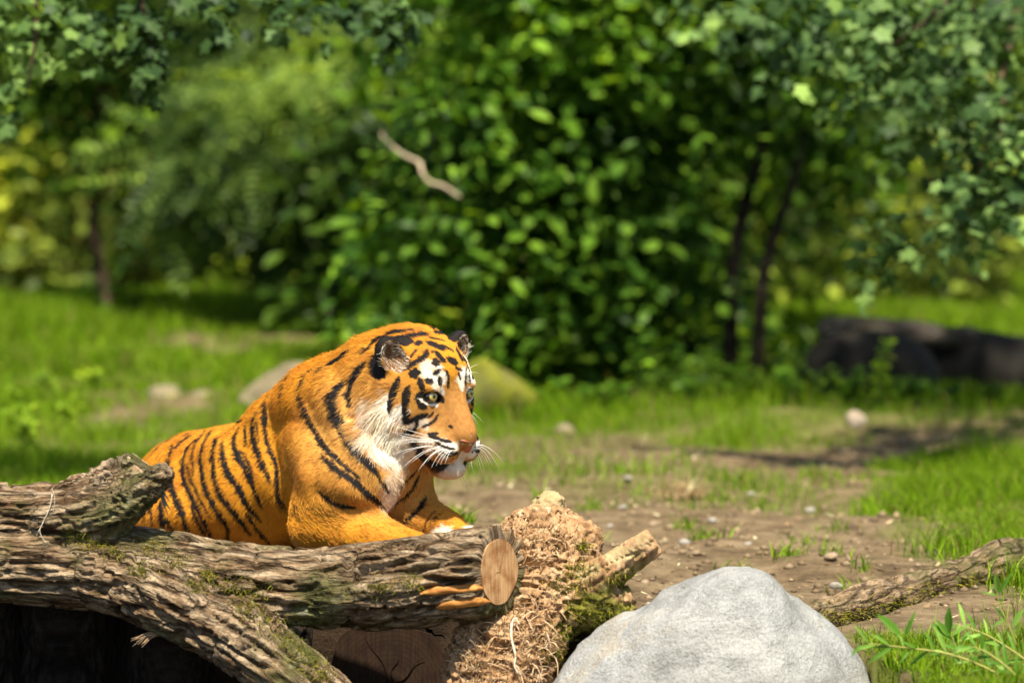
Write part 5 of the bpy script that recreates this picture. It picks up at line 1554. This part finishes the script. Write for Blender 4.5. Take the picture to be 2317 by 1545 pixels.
def coat(p, n):
    p = np.asarray(p, float)
    hd = to_head(p)
    n1 = fbm(p * 9, 3); n2 = fbm(p * 55, 2); n3 = fbm(p * 190, 2)
    col = np.tile(ORANGE, (len(p), 1))
    col = lerp(col, DEEP, smooth(-0.1, 0.9, n1) * 0.55)
    s = (p - MIDB) @ AX
    neck = np.linalg.norm((p - at(860, 1010, -0.05)), axis=1)
    col = lerp(col, TAN, smooth(0.26, 0.08, neck) * 0.75)
    col = lerp(col, TAN, smooth(0.20, 0.12, p[:, 2]) * 0.35)
    # the face is browner towards the nose
    face = smooth(0.115, 0.06, np.linalg.norm(hd - np.array([0.05, 0, -0.04]), axis=1))
    col = lerp(col, np.array([0.36, 0.165, 0.045]) * (1 + 0.25 * n3[:, None]), face * 0.85)
    pale = np.zeros(len(p))
    for c, r, st in PAL:
        b = np.abs(p - c).max(1) < r * 2
        if b.any():
            d = np.linalg.norm(p[b] - c, axis=1) * (1 + 0.35 * n2[b] + 0.2 * n3[b])
            pale[b] = np.maximum(pale[b], st * smooth(r * 1.35, r * 0.65, d))
    col = lerp(col, CREAM * (1 + 0.08 * n3[:, None]), pale)
    ink = np.zeros(len(p))
    for c, w, kind in STR:
        lo = c.min(0) - w * 3; hi = c.max(0) + w * 3
        b = np.all((p > lo) & (p < hi), axis=1)
        if not b.any(): continue
        d, t = near_curve(p[b], c)
        ends = np.clip(np.minimum(t, 1 - t) / (0.22 if kind == 'b' else 0.16), 0, 1) ** 0.6
        ww = w * (1.58 if kind == 'b' else 1.62) * (0.35 + 0.65 * ends) * (1 + 0.16 * n2[b] + 0.16 * n3[b])
        ink[b] = np.maximum(ink[b], smooth(ww + 0.0012, ww - 0.0012, d))
    # lips, eye rims, ears
    f, r, u = hd[:, 0], np.abs(hd[:, 1]), hd[:, 2]
    for a, b_, w in (((0.104, 0.0, -0.131), (0.078, 0.034, -0.139), 0.005), ((0.078, 0.034, -0.139), (0.035, 0.060, -0.131), 0.012), ((0.035, 0.060, -0.131), (0.010, 0.074, -0.116), 0.014), ((0.070, 0.040, -0.147), (0.020, 0.058, -0.142), 0.013)):
        d, t = near_curve(np.stack([f, r, u], 1), np.array([a, b_]))
        ww = w * (1 + 0.3 * n3)
        ink = np.maximum(ink, smooth(ww + 0.003, ww - 0.003, d) * 0.96)
    e = np.stack([f - 0.014, r - 0.056, u + 0.001], 1)
    de = np.sqrt((e[:, 1] / 0.0235) ** 2 + (e[:, 2] / 0.0145) ** 2)
    near_e = (np.abs(e[:, 0]) < 0.045)
    ink = np.maximum(ink, np.where(near_e, smooth(1.08, 0.92, de), 0))
    under = near_e & (de > 1.0) & (de < 1.24) & (e[:, 2] < -0.004) & (e[:, 1] > -0.012)
    col[under] = CREAM * 0.92; ink[under] *= 0.1
    ep = np.stack([f, r, u], 1) - EAR
    eb = np.linalg.norm(ep / np.array([0.05, 0.062, 0.065]), axis=1) < 1
    M = ear(1)
    el = ep @ M
    back = eb & (el[:, 0] < 0.012) & (el[:, 2] > -0.034)
    spot = back & (np.hypot(el[:, 1] + 0.005, el[:, 2] - 0.012) < 0.016)
    inner = eb & (el[:, 0] > -0.006) & (np.hypot(el[:, 1] / 0.0275, (el[:, 2] - 0.003) / 0.0375) < 1) & (el[:, 2] > -0.032)
    ink[back] = 1; col[inner] = np.array([0.16, 0.075, 0.03]); ink[inner] = 0
    spot &= ~inner; ink[spot] = 0; col[spot] = CREAM
    col = lerp(col, INK, np.clip(ink, 0, 1))
    # black lips and chin freckles
    dots = (np.abs(f - 0.07) < 0.05) & (u < -0.092) & (u > -0.128) & (r > 0.016) & (np.mod(u * 95, 1) < 0.34) & (fbm(p * 260, 1) > 0.25)
    col[dots] = INK * 2
    return np.clip(col, 0.004, 0.95), pale, ink

tiger = empty('tiger', (float(HPOS[0] - 0.35), 0.3, 0.12))
tag(tiger, 'orange tiger with black stripes lying behind the forked log, head turned aside', 'tiger')

m = Mat('tiger hide', 0.75, 0.15)
m.color(m.attrib('coat'))
nz = m.noise(m.coords((1, 1, 1)), 420, 2)
m.bump(nz, 0.35, 0.003)
body = mesh_np('body', tv, tq, m.m, tiger)
tc, tp, ti = coat(tv, tn)
attr(body, 'coat', tc * 0.9)

# ---- fur
tri = np.concatenate([tq[:, [0, 1, 2]], tq[:, [0, 2, 3]]])
A = tv[tri[:, 0]]; B = tv[tri[:, 1]]; C = tv[tri[:, 2]]
area = 0.5 * np.linalg.norm(np.cross(B - A, C - A), axis=1)
cen = (A + B + C) / 3
in_head = np.linalg.norm(cen - HMID, axis=1) < 0.20
dens = np.where(in_head, 2.6, 1.0) * np.where(cen[:, 2] < 0.13, 0.35, 1.0)
NH = FUR_COUNT
pick = rng.choice(len(tri), NH, p=area * dens / (area * dens).sum())
a, b = rng.random(NH), rng.random(NH)
fl = a + b > 1; a[fl], b[fl] = 1 - a[fl], 1 - b[fl]
w0 = 1 - a - b
root = A[pick] * w0[:, None] + B[pick] * a[:, None] + C[pick] * b[:, None]
nrm = tn[tri[pick, 0]] * w0[:, None] + tn[tri[pick, 1]] * a[:, None] + tn[tri[pick, 2]] * b[:, None]
nrm /= np.linalg.norm(nrm, axis=1, keepdims=True)
hc_, hp_, hi_ = coat(root, nrm)
hd = to_head(root)
f, r, u = hd[:, 0], np.abs(hd[:, 1]), hd[:, 2]
dh = np.linalg.norm(root - HMID, axis=1)
hw = smooth(0.24, 0.15, dh)
# lie of the hair: back from the nose, then back and down along the body
flow = -AX * 0.75 + np.array([0, 0, -0.62])
sgn = np.sign(hd[:, 1])[:, None]
rz = np.exp(-(((f + 0.07) / 0.07) ** 2 + ((r - 0.09) / 0.06) ** 2 + ((u + 0.10) / 0.08) ** 2))[:, None]
flow_h = (-HROT[:, 0] * (0.7 + 0 * f[:, None]) + sgn * HROT[:, 1] * (0.35 - 0.25 * rz) + HROT[:, 0] * 0.45 * rz - HROT[:, 2] * smooth(0.02, -0.09, u)[:, None] * 1.9)
leg = smooth(0.03, -0.06, root[:, 1]) * smooth(0.32, 0.24, root[:, 2]) * (1 - hw)
flow_leg = np.array([0.75, -0.35, -0.35])
D = flow * (1 - hw[:, None]) * (1 - leg[:, None]) + flow_h * hw[:, None] + flow_leg * leg[:, None]
D = D - nrm * np.sum(D * nrm, 1, keepdims=True)
D /= np.linalg.norm(D, axis=1, keepdims=True) + 1e-6
clump = np.stack([fbm(root * 60, 2), fbm(root * 60 + 31, 2), fbm(root * 60 + 77, 2)], 1)
L = np.full(NH, 0.013)
L = np.where(dh < 0.20, 0.0075, L)
muz = smooth(0.10, 0.05, np.linalg.norm(hd - np.array([0.06, 0, -0.06]), axis=1))
L = L * (1 - 0.55 * muz)
L = L + 0.010 * smooth(0.40, 0.52, root[:, 2]) * (1 - smooth(-0.2, -0.02, f)) # mane along the neck
ruff = np.exp(-(((f + 0.070) / 0.050) ** 2 + ((r - 0.105) / 0.055) ** 2 + ((u + 0.110) / 0.062) ** 2))
ruff = np.clip(ruff * 1.5, 0, 1) * (hi_ < 0.5)
L = L + 0.070 * ruff
chin = np.exp(-(((f - 0.055) / 0.045) ** 2 + ((u + 0.165) / 0.025) ** 2)) * (r < 0.05)
L = L + 0.016 * chin
L = L + 0.014 * smooth(0.21, 0.15, root[:, 2]) * (root[:, 1] > 0.15)
ep = np.stack([f, r, u], 1) - EAR
el = ep @ ear(1)
inear = (np.linalg.norm(ep / np.array([0.05, 0.062, 0.065]), axis=1) < 1) & (el[:, 0] > 0.0)
L = np.where(inear, np.where((rng.random(NH) < 0.10) & (np.hypot(el[:, 1] / 0.030, el[:, 2] / 0.040) < 1), 0.017, 0.0035), L)
eyez = (np.sqrt(((r - 0.056) / 0.026) ** 2 + ((u + 0.001) / 0.019) ** 2) < 1) & (np.abs(f - 0.012) < 0.05)
L = np.where(eyez, 0.0025, L)
nosez = np.linalg.norm(hd - np.array([0.104, 0, -0.078]), axis=1) < 0.026
L = np.where(nosez, 0.0015, L)
L = L * rng.uniform(0.6, 1.15, NH)
lift = np.where(dh < 0.2, 0.18, 0.20) + 0.25 * ruff + 0.12 * rng.standard_normal(NH)
lift = np.where(inear, 0.45, lift)
dirn = D + nrm * lift[:, None] + clump * (0.17 + 0.45 * ruff[:, None]) + 0.10 * rng.standard_normal((NH, 3))
dirn /= np.linalg.norm(dirn, axis=1, keepdims=True)
bend = -nrm * 0.28 + np.array([0, 0, -0.35]) * ruff[:, None] + 0.12 * rng.standard_normal((NH, 3))
K = 4
pts = np.zeros((NH, K, 3)); rad = np.zeros((NH, K))
L = np.where(nosez, 0.0004, L)
base_r = np.where(nosez, 0.00001, 1.0) * np.where(dh < 0.2, 0.00034, 0.00046) * (1 + 0.6 * ruff) * rng.uniform(0.7, 1.3, NH)
for k in range(K):
    t = k / (K - 1)
    pts[:, k] = root + L[:, None] * (dirn * t + bend * t * t * 0.9) - nrm * 0.0006
    rad[:, k] = base_r * (1 - 0.88 * t ** 1.4)
strand = np.clip(0.5 + 0.8 * fbm(root * 130 + 3, 2), 0, 1)
hcol = hc_ * (1 - ruff[:, None] * 0.55 * (1 - strand[:, None]) * np.array([0.7, 0.95, 1.25])) * rng.uniform(0.78, 1.22, (NH, 1)) * (1 + 0.06 * rng.standard_normal((NH, 3)))
white_in = inear & (L > 0.008)
hcol[white_in] = CREAM * rng.uniform(0.7, 1.0, (white_in.sum(), 1))
tipcol = np.clip(hcol * 1.06 + 0.012 * (hi_ < 0.4)[:, None], 0.003, 0.95)

mf = Mat('tiger fur', 0.55, 0.22)
mf.color(mf.attrib('coat'))
cols = np.stack([hcol * (1 - k / (K - 1)) + tipcol * (k / (K - 1)) for k in range(K)], 1)
fur = hair_object('fur', pts, rad, np.clip(cols, 0.003, 0.95), mf.m, tiger)

# ---- eyes
def eye_material():
    m = Mat('tiger eye', 0.06, 0.6)
    tcn = m.n('TexCoord'); sep = m.n('SeparateXYZ'); m.l(tcn.outputs['Object'], sep.inputs[0])
    rr = m.n('VectorMath', operation='LENGTH')
    cmb = m.n('CombineXYZ'); m.l(sep.outputs[1], cmb.inputs[1]); m.l(sep.outputs[2], cmb.inputs[2]); m.l(cmb.outputs[0], rr.inputs[0])
    sc_ = m.n('Math', operation='MULTIPLY'); sc_.inputs[1].default_value = 1 / 0.0175
    m.l(rr.outputs['Value'], sc_.inputs[0])
    nz = m.noise(m.coords((1, 1, 1)), 500, 3)
    iris = m.ramp(sc_.outputs[0], [(0.0, (0.006, 0.005, 0.004)), (0.20, (0.006, 0.005, 0.004)), (0.25, (0.36, 0.27, 0.07)), (0.48, (0.60, 0.50, 0.16)), (0.60, (0.22, 0.15, 0.04)), (0.66, (0.01, 0.008, 0.006)), (1.0, (0.02, 0.015, 0.01))])
    m.color(m.mix(0.35, iris, m.mix(nz, (0.25, 0.25, 0.25), (1, 1, 1)), 'MULTIPLY'))
    m.b.inputs['Coat Weight'].default_value = 1.0
    m.b.inputs['Coat Roughness'].default_value = 0.02
    return m.m
em = eye_material()
def ball_mesh(r, nu=24, nv=16):
    V, F = [], []
    for i in range(nv + 1):
        th = math.pi * i / nv
        for j in range(nu):
            ph = 2 * math.pi * j / nu
            V.append((r * math.cos(th), r * math.sin(th) * math.cos(ph), r * math.sin(th) * math.sin(ph)))
    for i in range(nv):
        for j in range(nu):
            F.append((i * nu + j, i * nu + (j + 1) % nu, (i + 1) * nu + (j + 1) % nu, (i + 1) * nu + j))
    return V, F
gaze = {1: head_axes(58, 1, 0), -1: head_axes(34, 1, 0)}
for s in (1, -1):
    V, F = ball_mesh(0.0175)
    e = mesh_np('eye', V, F, em)
    e.parent = tiger
    e.matrix_basis = Matrix.Translation(Vector(H(0.0045, 0.054 * s, -0.002)) - tiger.location) @ Matrix(gaze[s].tolist()).to_4x4()

# ---- nose leather
c0 = H(0.099, 0, -0.078)
N = Field(c0 - 0.042, c0 + 0.042, 0.0018)
def nb(f, r, u, rad, k=0.006, cut=False, rot=None):
    for s in ((1, -1) if r else (1,)):
        N.ball(H(f, r * s, u), rad, HROT if rot is None else HROT @ rot(s), k, cut)
nb(0.097, 0, -0.071, (0.0170, 0.0190, 0.0120), 0.006)
nb(0.096, 0.0145, -0.075, (0.0140, 0.0120, 0.0110), 0.006)
nb(0.102, 0, -0.087, (0.0105, 0.0100, 0.0150), 0.006)
nb(0.109, 0.0180, -0.080, (0.0120, 0.0075, 0.0065), 0.003, True, tilt(roll=-25))
nb(0.097, 0.0270, -0.078, (0.0090, 0.0090, 0.0042), 0.003, True)
nv_, nq_ = N.mesh()
mn = Mat('nose leather', 0.42, 0.4)
hn = to_head(nv_)
nc = np.tile(np.array([0.40, 0.125, 0.055]), (len(nv_), 1))
dk = smooth(0.0155, 0.0105, np.linalg.norm((np.stack([hn[:, 0] - 0.103, np.abs(hn[:, 1]) - 0.0210, hn[:, 2] + 0.080], 1)) * np.array([0.7, 1, 1.3]), axis=1))
edge = smooth(-0.0625, -0.058, hn[:, 2]) * 0.6 + smooth(0.026, 0.030, np.abs(hn[:, 1]))
dk = np.maximum(dk, smooth(0.0105, 0.0140, np.abs(hn[:, 1])) * smooth(-0.070, -0.073, hn[:, 2]))
nc = lerp(nc, np.array([0.015, 0.01, 0.01]), np.clip(dk + 0.8 * edge, 0, 1))
mn.color(mn.attrib('coat'))
vo = mn.n('TexVoronoi'); vo.inputs['Scale'].default_value = 700; mn.l(mn.coords(), vo.inputs['Vector'])
mn.bump(vo.outputs['Distance'], 0.3, 0.001)
no = mesh_np('nose', nv_, nq_, mn.m, tiger)
attr(no, 'coat', nc)

# ---- whiskers: sketch start, sketch end, sag
mw = Mat('whisker', 0.4, 0.4).color((0.85, 0.83, 0.78)).m
WH = [((690,1050),(360,955),0),((720,1075),(390,1015),0),((700,1090),(400,1025),10),((730,1110),(300,1115),-14),((760,1110),(430,1090),-14),((740,1130),(390,1210),-16),
      ((790,1090),(480,1085),-10),((800,1100),(470,1120),-14),((760,1140),(480,1200),-20),((800,1140),(470,1330),-40),((810,1150),(550,1280),-30),((830,1160),(610,1345),-40),((840,1165),(650,1300),-45),
      ((850,1170),(690,1265),-35),((870,1175),(720,1320),-50),((880,1180),(760,1300),-35),((890,1180),(795,1290),-30),((860,1130),(660,1060),-5),((900,1170),(835,1280),-25)]
FARW = [((1085,1130),(1325,1280),-50),((1085,1140),(1285,1330),-60),((1085,1150),(1240,1325),-50),((1080,1160),(1160,1335),-30),((1075,1165),(1140,1355),-20),((1085,1125),(1230,1180),-20),((1080,1170),(1110,1330),-10),
        ((1080,1150),(1200,1290),-35),((1010,1290),(1020,1385),0),((960,1370),(1015,1480),0),((985,1290),(1000,1380),0)]
BROW = [((1005,530),(1115,460),-18),((1010,545),(1110,530),-14),((1020,575),(1095,625),-10),((1025,600),(1070,660),0),((1040,740),(1090,790),0),((1070,860),(1155,945),-6),((1075,900),(1120,970),0)]
def whisker(p0, p1, sag, d0, d1, rr):
    s0 = head_sk(*p0); s1 = head_sk(*p1)
    a = hide(*s0)
    if a is None: a = at(*s0, float(H(0.07, -0.035, -0.11)[1]))
    b = at(*s1, a[1] + d1)
    P = [a + (b - a) * t + np.array([0, 0, 1]) * (-sag / 3677.0) * 4 * t * (1 - t) for t in np.linspace(0, 1, 9)]
    V, F = tube(P, np.linspace(rr, rr * 0.25, 9), 5)
    mesh_np('whisker', np.array(V), F, mw, tiger)
for p0, p1, sag in WH: whisker(p0, p1, sag, 0, -0.05, 0.00065)
for p0, p1, sag in FARW: whisker(p0, p1, sag, 0, 0.03, 0.00060)
for p0, p1, sag in BROW: whisker(p0, p1, sag, 0, 0.02, 0.00045)
